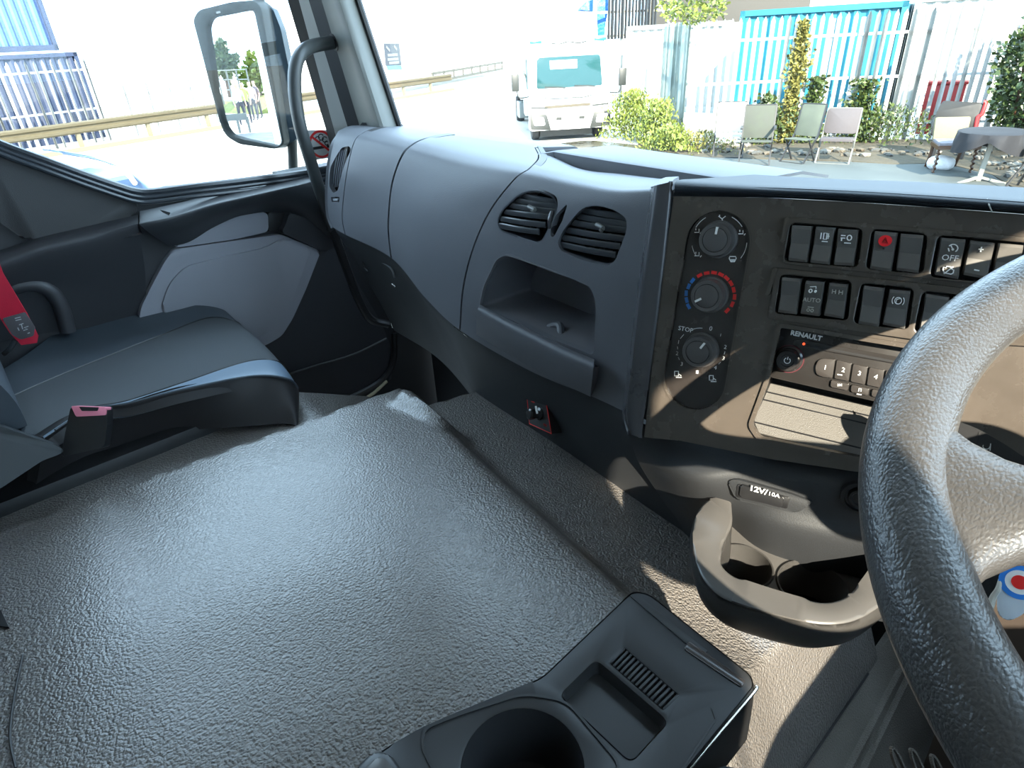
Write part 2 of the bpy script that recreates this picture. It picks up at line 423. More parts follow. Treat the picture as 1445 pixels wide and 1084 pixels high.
# armrest with ledge
G = [[onx(*p) for p in r] for r in [
    [(197, 298, -1.02), (235, 290, -1.02), (296, 276, -1.02), (345, 265, -1.02), (400, 254, -1.02), (437, 246, -1.02)],
    [(197, 312, -.985), (238, 304, -.975), (298, 286, -.97), (347, 275, -.97), (402, 263, -.97), (443, 254, -.975)],
    [(198, 318, -.975), (240, 310, -.965), (300, 292, -.96), (348, 280, -.96), (404, 268, -.96), (446, 262, -.968)],
    [(215, 332, -.985), (256, 324, -.975), (302, 306, -.975), (348, 292, -.975), (408, 284, -.975), (458, 300, -.975)],
    [(240, 348, -1.01), (268, 341, -1.01), (305, 319, -1.01), (348, 303, -1.01), (412, 302, -1.01), (470, 345, -1.005)]]]
bm = sheet(cgrid(G, 0, 5, 30, 20), .012, CAM); obj('armrest', bm, mat('armrest plastic', (.034, .036, .04), .38, ('leather', 900, .2, .0004)), door)
bm = dpoly([(408, 300), (470, 320), (476, 350), (458, 356), (397, 328), (403, 318)], -1.0, -.03, 0, .004, .008); obj('pull_cup_rim', bm, DOORD, door)
bm = dpoly([(246, 350), (258, 342), (300, 318), (342, 303), (378, 300), (379, 327), (330, 338)], -1.012, -.02, 0, .003, .01); obj('grey_insert', bm, DOORG, door)
bm = dpoly([(378, 300), (411, 302), (404, 326), (396, 330), (379, 327)], -1.022, -.02, 0, .002, .004); obj('pull_cup', bm, DEEP, door)
# large grey insert, slightly crowned
base = rnd([onx(x, y, -1.012) for x, y in [(197, 450), (199, 434), (214, 404), (232, 370), (246, 352), (330, 340), (396, 331), (453, 354), (432, 408), (413, 450), (398, 474), (378, 486), (340, 500), (200, 520)]], .012)
bm = bmesh.new(); prism(bm, base, X_, -.02, 0, .006, 3); obj('grey_insert', bm, DOORG, door)
bm = bmesh.new(); prism(bm, rnd([onx(x, y, -1.010) for x, y in [(225, 440), (238, 400), (262, 375), (320, 361), (372, 350), (400, 335), (440, 352), (405, 440), (372, 474), (300, 480)]], .02), X_, -.01, .004, .006, 3)
obj('crowned_pad', bm, DOORG, door)
# door lower pocket line, aperture kick strip, window lift switch, ledge pull
bm = bmesh.new(); tube(bm, [onx(402, 530, -1.03), onx(450, 515, -1.03), onx(500, 500, -1.03), onx(545, 478, -1.03)], .0035, 8, 4); obj('pocket_seam', bm, UP, door)
bm = bmesh.new(); tube(bm, [onx(556, 470, -1.02), onx(556, 505, -1.02), onx(545, 530, -1.02), onx(515, 552, -1.02), onx(420, 596, -1.02)], .009, 8, 5); obj('lower_seal', bm, RUB, door)
bm = bmesh.new(); tube(bm, [onx(425, 597, -1.0), onx(480, 578, -1.0), onx(520, 560, -1.0), onx(546, 538, -1.0)], .005, 8, 4); obj('sill_strip', bm, mat('beige sill strip', (.35, .30, .2), .5), door)
bm = bmesh.new(); tube(bm, [onx(8, 412, -1.012), onx(25, 404, -1.01), onx(50, 402, -1.01), onx(72, 412, -1.01), (onx(87, 435, -1.01)), onx(96, 468, -1.01)], .014, 12, 5); obj('arched_rib', bm, DOORD, door)
bm = bmesh.new(); prism(bm, rnd([onz(*p) for p in [(374, 262, 2.075), (412, 250, 2.075), (425, 254, 2.075), (388, 266, 2.075)]], .004), Z_, -.012, .0, .002); obj('switch_plate', bm, mat('switch plate', (.09, .11, .13), .3), door)
bm = bmesh.new(); prism(bm, [onz(*p) for p in [(392, 258, 2.078), (410, 253, 2.078), (418, 256, 2.078), (400, 260, 2.078)]], Z_, -.004, .005, .002); obj('window_switch', bm, BLK, door)
bm = bmesh.new(); prism(bm, [onx(*p) for p in [(226, 296, -.958), (240, 300, -.958), (238, 304, -.958), (230, 300, -.958)]], X_, -.006, .002); obj('ledge_notch', bm, DEEP, door)
# sill rubbers: three parallel beads following the glass line
SB = mat('sill rubber', (.03, .035, .042), .18)
for k, dy in enumerate((-2, 5, 12)):
    P = [onx(x, y+dy+(-2 if i > 6 else 0), -1.012+.006*k) for i, (x, y) in enumerate(sill)]
    bm = bmesh.new(); tube(bm, P, .0048 if k else .0075, 8, 3); obj('sill_seal', bm, SB, door)
# door glass
gt = [V3((-1.04, p.y, p.z)) for p in [onx(x, y-2, -1.04) for x, y in sill[:-1]]+[onx(478, 222, -1.04)]]
gt += [V3((-1.04, .58, 2.82)), V3((-1.04, -.30, 2.82))]
bm = bmesh.new(); prism(bm, gt, X_, -.002, .002); struct('window_2', bm, GL)
bm = bmesh.new(); box(bm, (-1.045, .2, 2.86), (.05, 1.5, .12)); struct('trim_4', bm, PILL)

# no smoking sticker on the door glass
st = thing('no_smoking_sticker', onx(452, 220, -1.034), 'round red and white no smoking sticker stuck on the side glass beside the grab handle', 'sticker')
def XS(x, y): return onx(x, y, -1.034)
bm = bmesh.new(); prism(bm, rnd([XS(430, 184), XS(468, 183), XS(471, 222), XS(437, 227)], .004), X_, 0, .0008); obj('backing', bm, mat('sticker white', (.62, .64, .64), .4), st)
c0 = XS(453, 203.5); u_, v_ = Y_, Z_
rr = (XS(470, 203)-XS(436, 204)).length/2
def sc(a, r): return c0+(u_*math.cos(a)+v_*math.sin(a))*r
bm = bmesh.new(); stroke(bm, [sc(2*PI*i/40, rr*.92) for i in range(40)], rr*.17, X_, .0008, .0016, closed=True)
stroke(bm, [sc(PI*.76, rr*.9), sc(-PI*.24, rr*.9)], rr*.17, X_, .0014, .0021); obj('prohibition_ring', bm, RED, st)
bm = bmesh.new()
stroke(bm, [c0+u_*-rr*.72+v_*-rr*.22, c0+u_*rr*.3+v_*-rr*.22], rr*.2, X_, .0008, .0014)
stroke(bm, [c0+u_*rr*.42+v_*-rr*.22, c0+u_*rr*.62+v_*-rr*.22], rr*.2, X_, .0008, .0014)
for cxx, cyy, q in [(-.2, .38, .2), (.1, .5, .22), (.36, .3, .2), (.45, .02, .14)]:
    stroke(bm, [c0+u_*rr*(cxx+q*math.cos(a))+v_*rr*(cyy+q*math.sin(a)) for a in [PI*1.7*i/9+.4 for i in range(10)]], rr*.07, X_, .0008, .0014)
obj('cigarette_pictogram', bm, BLK, st)

# =================================================================== ENGINE COVER
def sstep(a, b, x):
    t = min(1, max(0, (x-a)/(b-a))); return t*t*(3-2*t)
def cover_z(x, y):
    e = .487-(x+.427)*.155
    z = 1.80
    f = sstep(e, e+.055, y)
    notch = sstep(-.40, -.365, x)
    z -= f*(.058)+max(0, y-e-.05)*.10
    z += .012*math.exp(-((y-e+.012)/.02)**2)*0
    # left step: drop to a sloping shelf
    xe = -.43-.10*max(0, .48-y)*1.1 if False else -.433-(.484-y)*.115
    if x < xe:
        d = xe-x; z -= .024*sstep(0, .010, d)+d*.01
        z -= 3.0*max(0, (x*-1)-.615)*(1)
        z -= .5*max(0, y-.36)*sstep(0, .05, d)
    # right flank beside the driver
    xr = .285+.12*max(0, .3-y)*0
    if x > xr: z -= (x-xr)*2.2
    if x > .16 and y > .40: z -= (x-.16)*.25*sstep(.40, .52, y)
    z -= .012*sstep(.05, .0, abs(x-.02-(y*.1)))*sstep(.36, .46, y)*0
    return z
_ra, _rb = onz(575, 562, 1.80), onz(640, 603, 1.78)
def rib_h(x, y):
    d = _rb-_ra; t = min(1, max(0, ((x-_ra.x)*d.x+(y-_ra.y)*d.y)/(d.x**2+d.y**2))); q = math.hypot(x-_ra.x-d.x*t, y-_ra.y-d.y*t)
    return .016*math.exp(-(q/.022)**4)
cov = thing('engine_cover', (-.05, .2, 1.2), 'large grey grained moulded engine cover between the two seats', 'engine cover')
NX, NY = 150, 120
bm = bmesh.new(); xs = [-.66+(.350+.66)*i/NX for i in range(NX+1)]; ys = [-.55+(.78+.55)*j/NY for j in range(NY+1)]
grid_mesh(bm, [[V3((x, y, cover_z(x, y)+rib_h(x, y)+.0025*noise.noise(V3((x*6, y*6, 0))))) for x in xs] for y in ys])
# skirt down to the floor all round
bd = [e for e in bm.edges if len(e.link_faces) == 1]
r = bmesh.ops.extrude_edge_only(bm, edges=bd)
for v in [g for g in r['geom'] if isinstance(g, bmesh.types.BMVert)]: v.co.z = 1.2
obj('moulded_top', bm, COVER, cov, ang=50)
# raised rib at the front left corner
bm = bmesh.new(); tube(bm, [onz(22, 1084, 1.8025), onz(14, 1040, 1.8025), onz(20, 985, 1.8025), onz(32, 925, 1.8025)], .0012, 6, 4); obj('moulding_seam', bm, DEEP, cov)
bm = bmesh.new(); prism(bm, [onz(-6, 862, 1.802), onz(2, 862, 1.802), onz(13, 886, 1.802), onz(-6, 884, 1.802)], Z_, -.01, .0015); obj('strap_slot', bm, DEEP, cov)

# driver side footwell: moulded side mat with ribs
_c = [(y_, cover_z(.350, y_)-.004) for y_ in (.86, .70, .52, .36, .2)]
G = [[V3((.347+dx*k_, y_+dy, max(1.19, z_-dz))) for k_, (y_, z_) in zip((.9, .95, 1, 1.05, 1.1), _c)] for dx, dy, dz in [(0, 0, 0), (.030, 0, .035), (.075, .01, .10), (.16, .02, .24), (.36, .04, .44)]]
fm = thing('footwell_mat', (.5, .4, 1.17), 'brown grey moulded footwell mat sloping down beside the steering wheel', 'floor mat')
bm = sheet(cgrid(G, 0, 4, 30, 30), .012, CAM); obj('mat_sheet', bm, MATW, fm)
for k in (1.0, 1.35):
    P = [cr([cr([G[r][c] for r in range(5)], k+.12*t) for c in range(5)], t) for t in [i/4 for i in range(17)]]
    bm = bmesh.new(); tube(bm, P, .006, 8, 1); obj('mat_ridge', bm, MATW, fm)
for i, (x, y) in enumerate([(1266, 1078), (1293, 1080), (1322, 1088)]):
    a = onp(x, y, V3((.43, .48, 1.50)), V3((.8, -.1, .6)).normalized())
    bm = bmesh.new(); n_ = V3((.8, -.1, .6)).normalized(); u2, v2, n_ = basis(n_)
    stroke(bm, [a+(u2*math.cos(q)*.006+v2*math.sin(q)*.022) for q in [2*PI*j/24 for j in range(24)]], .003, n_, 0, .004, closed=True); obj('oval_stud', bm, MATW, fm)
bm = bmesh.new(); tube(bm, [V3((.3505, y_, cover_z(.3505, y_)+.001)) for y_ in (.74, .70, .64, .58, .53)], .0022, 6, 4); obj('mat_gap', bm, DEEP, fm)
# brown underdash board and pedal box behind the wheel
bm = bmesh.new(); prism(bm, [V3((.42, .80, 1.93)), V3((.98, .84, 1.93)), V3((.98, .74, 1.40)), V3((.45, .70, 1.45))], V3((0, -1, -.15)), -.02, 0); struct('trim_5', bm, mat('brown underdash board', (.03, .02, .014), .6))

# =================================================================== DASHBOARD
dash = thing('dashboard', (0, .7, 1.7), 'grey moulded dashboard across the cab with glovebox lid and charcoal lower part', 'dashboard')
C_ = [
 [(497, 177, .74), (487, 180, .70), (478, 187, .67), (470, 205, .635), (464, 240, .62), (462, 280, .62), (464, 305, .62), (470, 321, .62)],
 [(540, 178, .80), (528, 181, .74), (513, 187, .68), (500, 200, .64), (490, 240, .62), (484, 285, .62), (483, 310, .62), (487, 331, .62)],
 [(630, 190, .76), (602, 195, .70), (582, 204, .66), (567, 220, .633), (553, 260, .62), (548, 310, .615), (549, 340, .615), (552, 364, .62)],
 [(692, 198, .77), (674, 208, .70), (658, 222, .645), (641, 243, .615), (612, 290, .60), (598, 345, .595), (595, 385, .598), (600, 420, .605)],
 [(755, 208, .77), (760, 222, .70), (748, 237, .625), (725, 254, .597), (690, 300, .59), (666, 355, .585), (653, 410, .585), (649, 466, .59)],
 [(815, 237, .725), (818, 243, .67), (813, 252, .615), (800, 268, .588), (775, 315, .58), (762, 380, .58), (755, 455, .58), (745, 522, .59)],
 [(880, 246, .725), (877, 253, .665), (871, 263, .605), (864, 278, .58), (860, 330, .575), (853, 405, .572), (843, 490, .575), (836, 560, .58)],
 [(956, 255, .725), (944, 259, .66), (930, 264, .60), (920, 278, .578), (910, 340, .57), (899, 420, .568), (889, 500, .57), (879, 580, .575)]]
G = [[ony(*C_[c][r]) for c in range(8)] for r in range(8)]
g = .012
def dsheet(name, t0, t1, nu, M=DASH, th=.010):
    rows = cgrid(G, t0, t1, nu, 56)
    bm = sheet(rows, th, CAM); return obj(name, bm, M, dash, ang=60)
cap = dsheet('end_cap', 0, 1-g, 12); pod = dsheet('side_pod', 1+g, 2-.018, 16)
lid = dsheet('glovebox_lid', 2+.018, 4-.014, 34); cen = dsheet('centre_cover', 4+.014, 7, 48)
for q_ in (1, 2, 4):
    bm = sheet([[p+Y_*.012 for p in r] for r in cgrid(G, q_-.06, q_+.06, 3, 40, .0, 6.95)], .004, CAM); obj('seam_backing', bm, DEEP, dash)
# outboard flank of the end cap
fl = cgrid(G, 0, .02, 1, 30)
bm = sheet([[r[0], r[0]+V3((-.02, .03, -.004)), r[0]+V3((-.03, .09, -.01))] for r in fl], .006, V3((.0, .3, 2.2))); obj('end_flank', bm, DASH, dash, ang=60)
def cutpoly(pts, Yf, d0, d1, r=.01):
    P = rnd([ony(x, y, Yf) for x, y in pts], r, 5)
    bm = bmesh.new(); return prism(bm, P, Y_, d0, d1)
# --- side vent in the end cap
sv = [(478, 209), (487, 207), (492, 212), (486, 245), (480, 268), (473, 272), (468, 262), (469, 235)]
boolean(cap, cutpoly(sv, .625, -.05, .05, .006))
boolean(cap, cutpoly([(467, 278), (479, 278), (478, 286), (468, 285)], .62, -.05, .05, .002))
def ring(pts, Y, r, wd, d0, d1, bm=None):
    bm = bm or bmesh.new(); return stroke(bm, rnd([ony(x, y, Y) for x, y in pts], r, 5), wd, -Y_, d0, d1, closed=True)
vt = obj('side_vent', plate(bmesh.new(), rnd([ony(x, y, .638) for x, y in [(466, 206), (492, 206), (486, 276), (464, 274)]], .004), [], Y_, -.002, .002), DEEP, dash)
for k in range(5):
    t = k/4; a = (477+t*12, 214-t*3); b = (470+t*11, 264+t*3-(t**2)*8)
    bm = bmesh.new(); P = [ony(*a, .631), ony((a[0]+b[0])/2-1.2, (a[1]+b[1])/2, .624), ony(*b, .629)]
    tube(bm, P, .0010, 6, 4); obj('vent_slat', bm, mat('vent slat silver', (.35, .38, .42), .25), vt)
obj('side_clip', plate(bmesh.new(), rnd([ony(x, y, .64) for x, y in [(466, 276), (481, 276), (480, 288), (466, 287)]], .002), [], Y_, -.002, .002), DEEP, dash)
bm = bmesh.new(); prism(bm, [ony(x, y, .625) for x, y in [(469, 280), (478, 280), (477, 283), (469, 283)]], -Y_, -.004, .002); obj('side_clip', bm, mat('vent slat silver', (.35, .38, .42), .25), dash)
# --- centre vents
def centre_vent(out, slatsL, slatsR, seed):
    boolean(cen, cutpoly(out, .583, -.06, .06, .018))
    v = obj('centre_vent', cutpoly(out, .583, .048, .052, .018), DEEP, dash)
    bm = bmesh.new()
    # recessed duct wall
    P0 = rnd([ony(x, y, .583) for x, y in out], .018, 5); P1 = [p+Y_*.05 for p in P0]
    grid_mesh(bm, [P0, P1], True)
    bmesh.ops.solidify(bm, geom=bm.faces[:], thickness=.0012); obj('vent_duct', bm, BLK, v)
    n = len(slatsL)
    for k in range(n):
        a, b = slatsL[k], slatsR[k]
        Yk = .590-.006*k/(n-1); bm = bmesh.new()
        p, q = ony(*a, Yk), ony(*b, Yk)
        tube(bm, [p, (p+q)/2+V3((0, -.003, 0)), q], .0042, 8, 3, flat=.42)
        obj('vent_slat', bm, mat('vent slat black', (.05, .054, .06), .28), v)
    m1 = [((slatsL[k][0]+slatsR[k][0])/2, (slatsL[k][1]+slatsR[k][1])/2) for k in (2, 3)]
    bm = bmesh.new(); tube(bm, [ony(m1[0][0]-6, m1[0][1]-3, .578), ony(m1[0][0]+2, m1[0][1]+1, .574), ony(m1[1][0]+6, m1[1][1]-6, .578)], .003, 8, 4); obj('vent_thumb_tab', bm, mat('vent tab', (.16, .16, .15), .5), v)
    for k in range(6):
        f = (k+.5)/6; a, b = slatsL[-2], slatsR[-2]; c, d = slatsL[-1], slatsR[-1]
        bm = bmesh.new(); p = ony(a[0]+(b[0]-a[0])*f, a[1]+(b[1]-a[1])*f-14, .615); q = ony(c[0]+(d[0]-c[0])*f, c[1]+(d[1]-c[1])*f+4, .608)
        bar(bm, p+Y_*.006, q+Y_*.006, .0016, .008); obj('vent_vane', bm, BLK, v)
    # frame lip below
    fr = [out[i] for i in range(len(out))]
    bm = bmesh.new(); stroke(bm, rnd([ony(x, y, .586) for x, y in fr], .018, 5), .0022, -Y_, -.006, .0035, closed=True)
    obj('vent_frame', bm, mat('vent slat black', (.03, .033, .036), .22), v)
s = 340/1445.
q3 = lambda L: [(620+x*s, 160+y*s) for x, y in L]
centre_vent(q3([(500, 475), (600, 460), (690, 495), (715, 540), (705, 610), (630, 760), (600, 772), (500, 745), (380, 700), (358, 650), (385, 580)]),
            q3([(500, 490), (462, 520), (425, 552), (392, 590), (368, 632), (362, 672)]), q3([(708, 535), (705, 560), (700, 592), (672, 622), (640, 670), (600, 712)]), 1)
centre_vent(q3([(870, 560), (960, 545), (1080, 575), (1150, 620), (1155, 690), (1090, 870), (1045, 905), (900, 880), (745, 820), (722, 770), (760, 690)]),
            q3([(865, 580), (835, 618), (795, 655), (765, 700), (740, 745), (728, 785)]), q3([(1145, 625), (1150, 668), (1145, 705), (1125, 755), (1090, 800), (1060, 850)]), 2)
# eyeball thumbwheel between vents
boolean(cen, cutpoly(q3([(768, 545), (772, 555), (750, 640), (700, 738), (680, 735), (680, 690), (705, 610)]), .583, -.06, .06, .003))
bm = bmesh.new(); lathe(bm, ony(*q3([(724, 642)])[0], .60), (V3((1, 0, 0))), [(.018, -.004), (.0215, -.003), (.022, 0), (.0215, .003), (.018, .004)], 24); obj('vent_thumbwheel', bm, mat('thumbwheel', (.05, .05, .055), .15), dash)
# --- storage tray opening
tr = [(700, 367), (712, 360), (732, 366), (818, 398), (836, 405), (843, 428), (841, 460), (838, 502), (770, 478), (676, 434), (682, 405)]
boolean(cen, cutpoly(tr, .576, -.08, .08, .01))
P0 = rnd([ony(x, y, .578) for x, y in tr], .01, 5); mid = sum(P0, V3())/len(P0)
bm = bmesh.new(); rows = [P0]+[[p+Y_*(.10*k/5)+(mid-p)*(.10*k/5) for p in P0] for k in range(1, 6)]
grid_mesh(bm, rows, True); bm.faces.new([v for v in bm.verts if abs((v.co-Y_*.10).y-.578) < 1e-5][:] if False else [bm.verts.new(p) for p in rows[-1]])
bmesh.ops.remove_doubles(bm, verts=bm.verts[:], dist=1e-5); bmesh.ops.solidify(bm, geom=bm.faces[:], thickness=-.002)
pk = obj('storage_tray', bm, mat('tray grey', (.135, .135, .148), .6, ('noise', 900, .2, .0003)), dash)
bm = bmesh.new(); tube(bm, [ony(765, 478, .60), ony(775, 463, .61), ony(790, 460, .615), (ony(792, 480, .60))], .006, 10, 4); obj('moulded_finger_rest', bm, DASH, dash)
# drop-down lip of the tray
LG = [[ony(*p) for p in r] for r in [
    [(678, 430, .572), (730, 457, .572), (790, 486, .57), (839, 507, .568)],
    [(676, 433, .562), (728, 461, .562), (788, 491, .56), (838, 513, .558)],
    [(673, 440, .558), (725, 470, .558), (786, 500, .556), (837, 522, .554)],
    [(672, 456, .566), (722, 487, .566), (784, 518, .564), (835, 540, .562)],
    [(672, 472, .582), (720, 502, .582), (783, 536, .58), (833, 560, .578)]]]
bm = sheet(cgrid(LG, 0, 3, 20, 16), .012, CAM); lip = obj('tray_lip', bm, DASH, dash, ang=60)
# --- raised windscreen lip behind the dash top tray
bt = [(728, 229), (758, 232), (784, 232), (860, 243), (935, 255), (1000, 262), (1055, 268)]
tt = [(729, 226.5), (754, 219), (781, 214.5), (860, 227.5), (935, 239), (1000, 249), (1055, 258)]
yy = [.69, .715, .735, .735, .735, .735, .735]
B_ = [ony(x, y, k) for (x, y), k in zip(bt, yy)]; T_ = [ony(x, y, k+.004) for (x, y), k in zip(tt, yy)]
bm = sheet([[p+V3((0, -.002, -.02)) for p in B_], B_, T_, [p+V3((0, .006, .0015)) for p in T_], [p+V3((0, .15, -.010)) for p in T_], [p+V3((0, .24, -.03)) for p in T_]], .004, CAM); obj('windscreen_lip', bm, DASH, dash, ang=30)
# top pad to the windscreen on the passenger side
tp = cgrid(G, 0.02, 4, 24, 1, 0, .01)[0]
bm = sheet([tp, [p+V3((0, .10, -.012)) for p in tp], [V3((p.x*1.02, .94, 2.14)) for p in tp]], .006, CAM+V3((0, 0, 1))); obj('top_pad', bm, DASH, dash)

# --- charcoal lower dashboard
D = [[(470, 318, .632), (500, 365, .66), (535, 425, .70)], [(552, 362, .632), (575, 400, .66), (594, 460, .70)],
     [(600, 418, .617), (615, 450, .64), (641, 510, .68)], [(650, 463, .602), (655, 500, .63), (684, 575, .655)],
     [(745, 518, .602), (750, 565, .62), (778, 638, .64)], [(836, 556, .592), (850, 610, .60), (872, 697, .62)],
     [(885, 585, .575), (920, 655, .575), (965, 748, .60)]]
G2 = [[ony(*D[c][r]) for c in range(7)] for r in range(3)]
G2 = [[p+V3((0, .02, .03)) for p in G2[0]]]+G2+[[p+V3((0, .03, -.09)) for p in G2[2]]]
rows = cgrid(G2, 0, 6, 60, 24)
bm = sheet(rows, .012, CAM); obj('lower_panel', bm, LOW, dash, ang=60)
E2 = [sp(884, 590, -.035), sp(955, 612, -.03), sp(1088, 640, -.02), sp(1235, 662, -.02), sp(1420, 690, -.02)]
M2 = [ony(905, 660, .565), sp(970, 680, -.006), sp(1060, 676, -.004), sp(1226, 704, -.004), sp(1420, 740, -.004)]
F2 = [ony(965, 752, .60), ony(1010, 760, .575), sp(1075, 752, -.01), sp(1235, 780, -.01), sp(1420, 800, -.01)]
bm = sheet(cgrid([E2, [a*.5+b*.5+V3((0, -.004, 0)) for a, b in zip(E2, M2)], M2, [a*.5+b*.5 for a, b in zip(M2, F2)], F2, [p+V3((0, .03, -.12)) for p in F2]], 0, 4, 40, 30), .008, CAM)
lowp = obj('lower_panel', bm, LOW, dash, ang=60)
# small details on the lower dash
bm = bmesh.new(); tube(bm, [ony(502, 352, .655), ony(530, 365, .655), ony(551, 378, .65), ony(557, 392, .65)], .0022, 6, 4); obj('panel_edge_line', bm, mat('painted edge highlight', (.12, .13, .14), .3), dash)  # edge highlight put into a paler colour than the panel
bm = bmesh.new(); tube(bm, [ony(512, 368, .66), ony(514, 378, .66), ony(519, 383, .66)], .002, 6, 3); obj('panel_edge_line', bm, LOW, dash)
bm = bmesh.new(); tube(bm, [ony(641, 461, .600), ony(651, 468, .598), ony(660, 476, .598)], .0012, 6, 3); obj('bright_clip', bm, CHROME, dash)
bm = bmesh.new(); tube(bm, [ony(553, 401, .668), ony(558, 405, .668)], .002, 6, 2); obj('bright_clip', bm, CHROME, dash)
bm = bmesh.new(); tube(bm, [ony(552, 456, .715), ony(554, 463, .715)], .0016, 6, 2); obj('bright_clip', bm, CHROME, dash)
# small toggle knob on its red edged label
kn = V3((-.2, -.93, .3)).normalized(); kO = ony(762, 585, .612)
def kp(x, y, o=0): return onp(x, y, kO, kn, o)
kq = [(744, 555), (772, 570), (779, 612), (748, 598)]
bm = bmesh.new(); prism(bm, [kp(*p) for p in kq], kn, -.02, .001); lb = obj('switch_label', bm, BLK, dash)
bm = bmesh.new(); stroke(bm, [kp(*p) for p in kq], .0016, kn, .001, .0016, closed=True)
obj('label_border', bm, RED, lb)
text('label_text', 'OFF', kp(752, 567, .0012), kp(772, 580)-kp(752, 568), kn, .006, RED, lb)
text('label_text', 'ON', kp(769, 600, .0012), kp(772, 580)-kp(752, 568), kn, .006, RED, lb)
bm = bmesh.new(); lathe(bm, kp(762, 584), kn, [(.011, 0), (.011, .004), (.0075, .006), (.007, .013), (.009, .014), (.0095, .022), (.007, .024)], 20)
obj('toggle_knob', bm, mat('toggle knob', (.03, .03, .03), .2), dash)
bm = bmesh.new(); bar(bm, kp(756, 574, .020), kp(758, 583, .026), .003); obj('knob_marker', bm, WHITE, dash)

# =================================================================== CENTRE STACK
stk = thing('control_panel', (.2, .56, 1.9), 'brown black centre control panel with rocker switches and three heater knobs', 'control panel')
def PS(L, off=0, r=0): 
    P = [sp(x, y, off) for x, y in L]; return rnd(P, r, 5) if r else P
ov = []
cA, cB = sp(1012, 343), sp(979, 536); rA = (sp(1057, 336)-sp(967, 349)).length/2; rB = (sp(1022, 532)-sp(937, 545)).length/2
SUu, SUv, _ = basis(SN)   # u to the right, v up in the panel plane
ax = (cA-cB).normalized(); ay = SN.cross(ax)
def oval(k=0, n=20):
    return [cA+(ax*math.sin(PI*i/n)+ay*math.cos(PI*i/n))*(rA+k) for i in range(n+1)]+[cB+(-ax*math.sin(PI*i/n)-ay*math.cos(PI*i/n))*(rB+k) for i in range(n+1)]
bay = [(1100, 458), (1220, 478), (1345, 498), (1345, 690), (1230, 650), (1072, 619), (1059, 600), (1083, 535)]
hole2 = PS(bay, 0, .005)
swA = [(1113, 306), (1180, 311), (1480, 337), (1480, 412), (1105, 372)]; swB = [(1096, 377), (1480, 419), (1480, 490), (1290, 478), (1083, 449)]
outer = PS([(951, 277), (1080, 279), (1200, 285), (1320, 293), (1500, 307), (1500, 720), (1222, 668), (1088, 648), (960, 622), (909, 617), (931, 420)])
banks = [[(1117, 314), (1218, 323), (1211, 377), (1107, 368)], [(1231.5, 323), (1308.6, 330), (1302, 386), (1222, 379)], [(1323.8, 331.7), (1452, 343), (1442, 403), (1312, 390)],
         [(1103, 387), (1202.5, 396), (1196.7, 451.7), (1094, 441.6)], [(1216.4, 398.6), (1289.7, 406.7), (1282, 464.3), (1205, 455.5)], [(1302.3, 410), (1390, 420), (1378, 478), (1289.7, 468)]]
bh = [PS(b, 0, .005) for b in banks]
bm = plate(bmesh.new(), outer, [oval(), hole2]+bh, SN, -.008, 0, 0); obj('main_fascia', bm, PANEL, stk, ang=30)
for sw, hs in ((swA, banks[:3]), (swB, banks[3:])):
    hh = [PS(b, 0, .005) for b in hs]
    o3 = PS(sw, 0, .004)
    bm = plate(bmesh.new(), o3, hh, SN, .0, .0045, .0012); obj('switch_frame', bm, PANEL, stk, ang=30)
    x0, y0 = sw[0]; x1, y1 = sw[-1]
    bm = bmesh.new(); prism(bm, rnd([sp(x0-4, y0), sp(x0+4, y0), sp(x1+4, y1*.55+y0*.45), sp(x1-3, y1*.55+y0*.45)], .002), SN, 0, .006, .002); obj('frame_tab', bm, PANEL, stk)
bm = plate(bmesh.new(), PS([(1090, 308), (1480, 330), (1470, 495), (1080, 455)], -.03), [], SN, -.004, 0); obj('switch_well', bm, DEEP, stk)
rock = [[(1119, 318), (1147, 320), (1140, 370), (1113, 367)], [(1152.5, 320), (1179, 322), (1171, 373), (1144, 370)], [(1183.6, 323), (1212, 325), (1205, 375), (1177, 373)],
        [(1234.6, 326.6), (1267, 329), (1258, 383), (1228, 378.5)], [(1270.7, 330), (1303.5, 332.4), (1296, 384.7), (1264.4, 381)],
        [(1327.5, 335.5), (1362.4, 338), (1351.5, 393.6), (1318.7, 387)], [(1368, 339), (1402.8, 343), (1392.7, 393.6), (1357.9, 387)], [(1408.4, 343), (1443, 346), (1433, 399), (1398, 394)],
        [(1105, 391), (1132, 393), (1125.5, 442.8), (1099, 439.5)], [(1138, 395.6), (1164.6, 397.4), (1157, 445.4), (1130.5, 441.6)], [(1171, 398.6), (1197.5, 400.6), (1191, 449), (1163.4, 444)],
        [(1219.4, 402.4), (1248.7, 406), (1240.4, 460.5), (1211.4, 455.5)], [(1255.6, 407.5), (1285, 410), (1277, 463), (1245.5, 456.7)],
        [(1306, 413.8), (1339.7, 419), (1329, 467), (1297, 464.3)], [(1346.5, 420), (1378, 424), (1368, 474), (1337, 469)]]
RK = []
for q in rock:
    P = PS(q); n_ = SN; a, b, c, d = P
    bm = bmesh.new(); m0, m1 = (a+d)/2, (b+c)/2
    # rocker face is dished: top edge proud, middle low, bottom proud
    prof = [(0, .0065), (.08, .0085), (.5, .0045), (.92, .0075), (1, .0055)]
    rows = []
    for t, h in prof:
        l, r = a+(d-a)*t, b+(c-b)*t; i = (r-l).normalized()*.0008
        rows.append([l+n_*(h-.002), l+i+n_*h, r-i+n_*h, r+n_*(h-.002)])
    V = grid_mesh(bm, rows); bd = [e for e in bm.edges if len(e.link_faces) == 1]
    r = bmesh.ops.extrude_edge_only(bm, edges=bd)
    for v in [g_ for g_ in r['geom'] if isinstance(g_, bmesh.types.BMVert)]: v.co -= n_*.018
    RK.append((obj('rocker_switch', bm, ROCK, stk, ang=25), a, b, c, d))
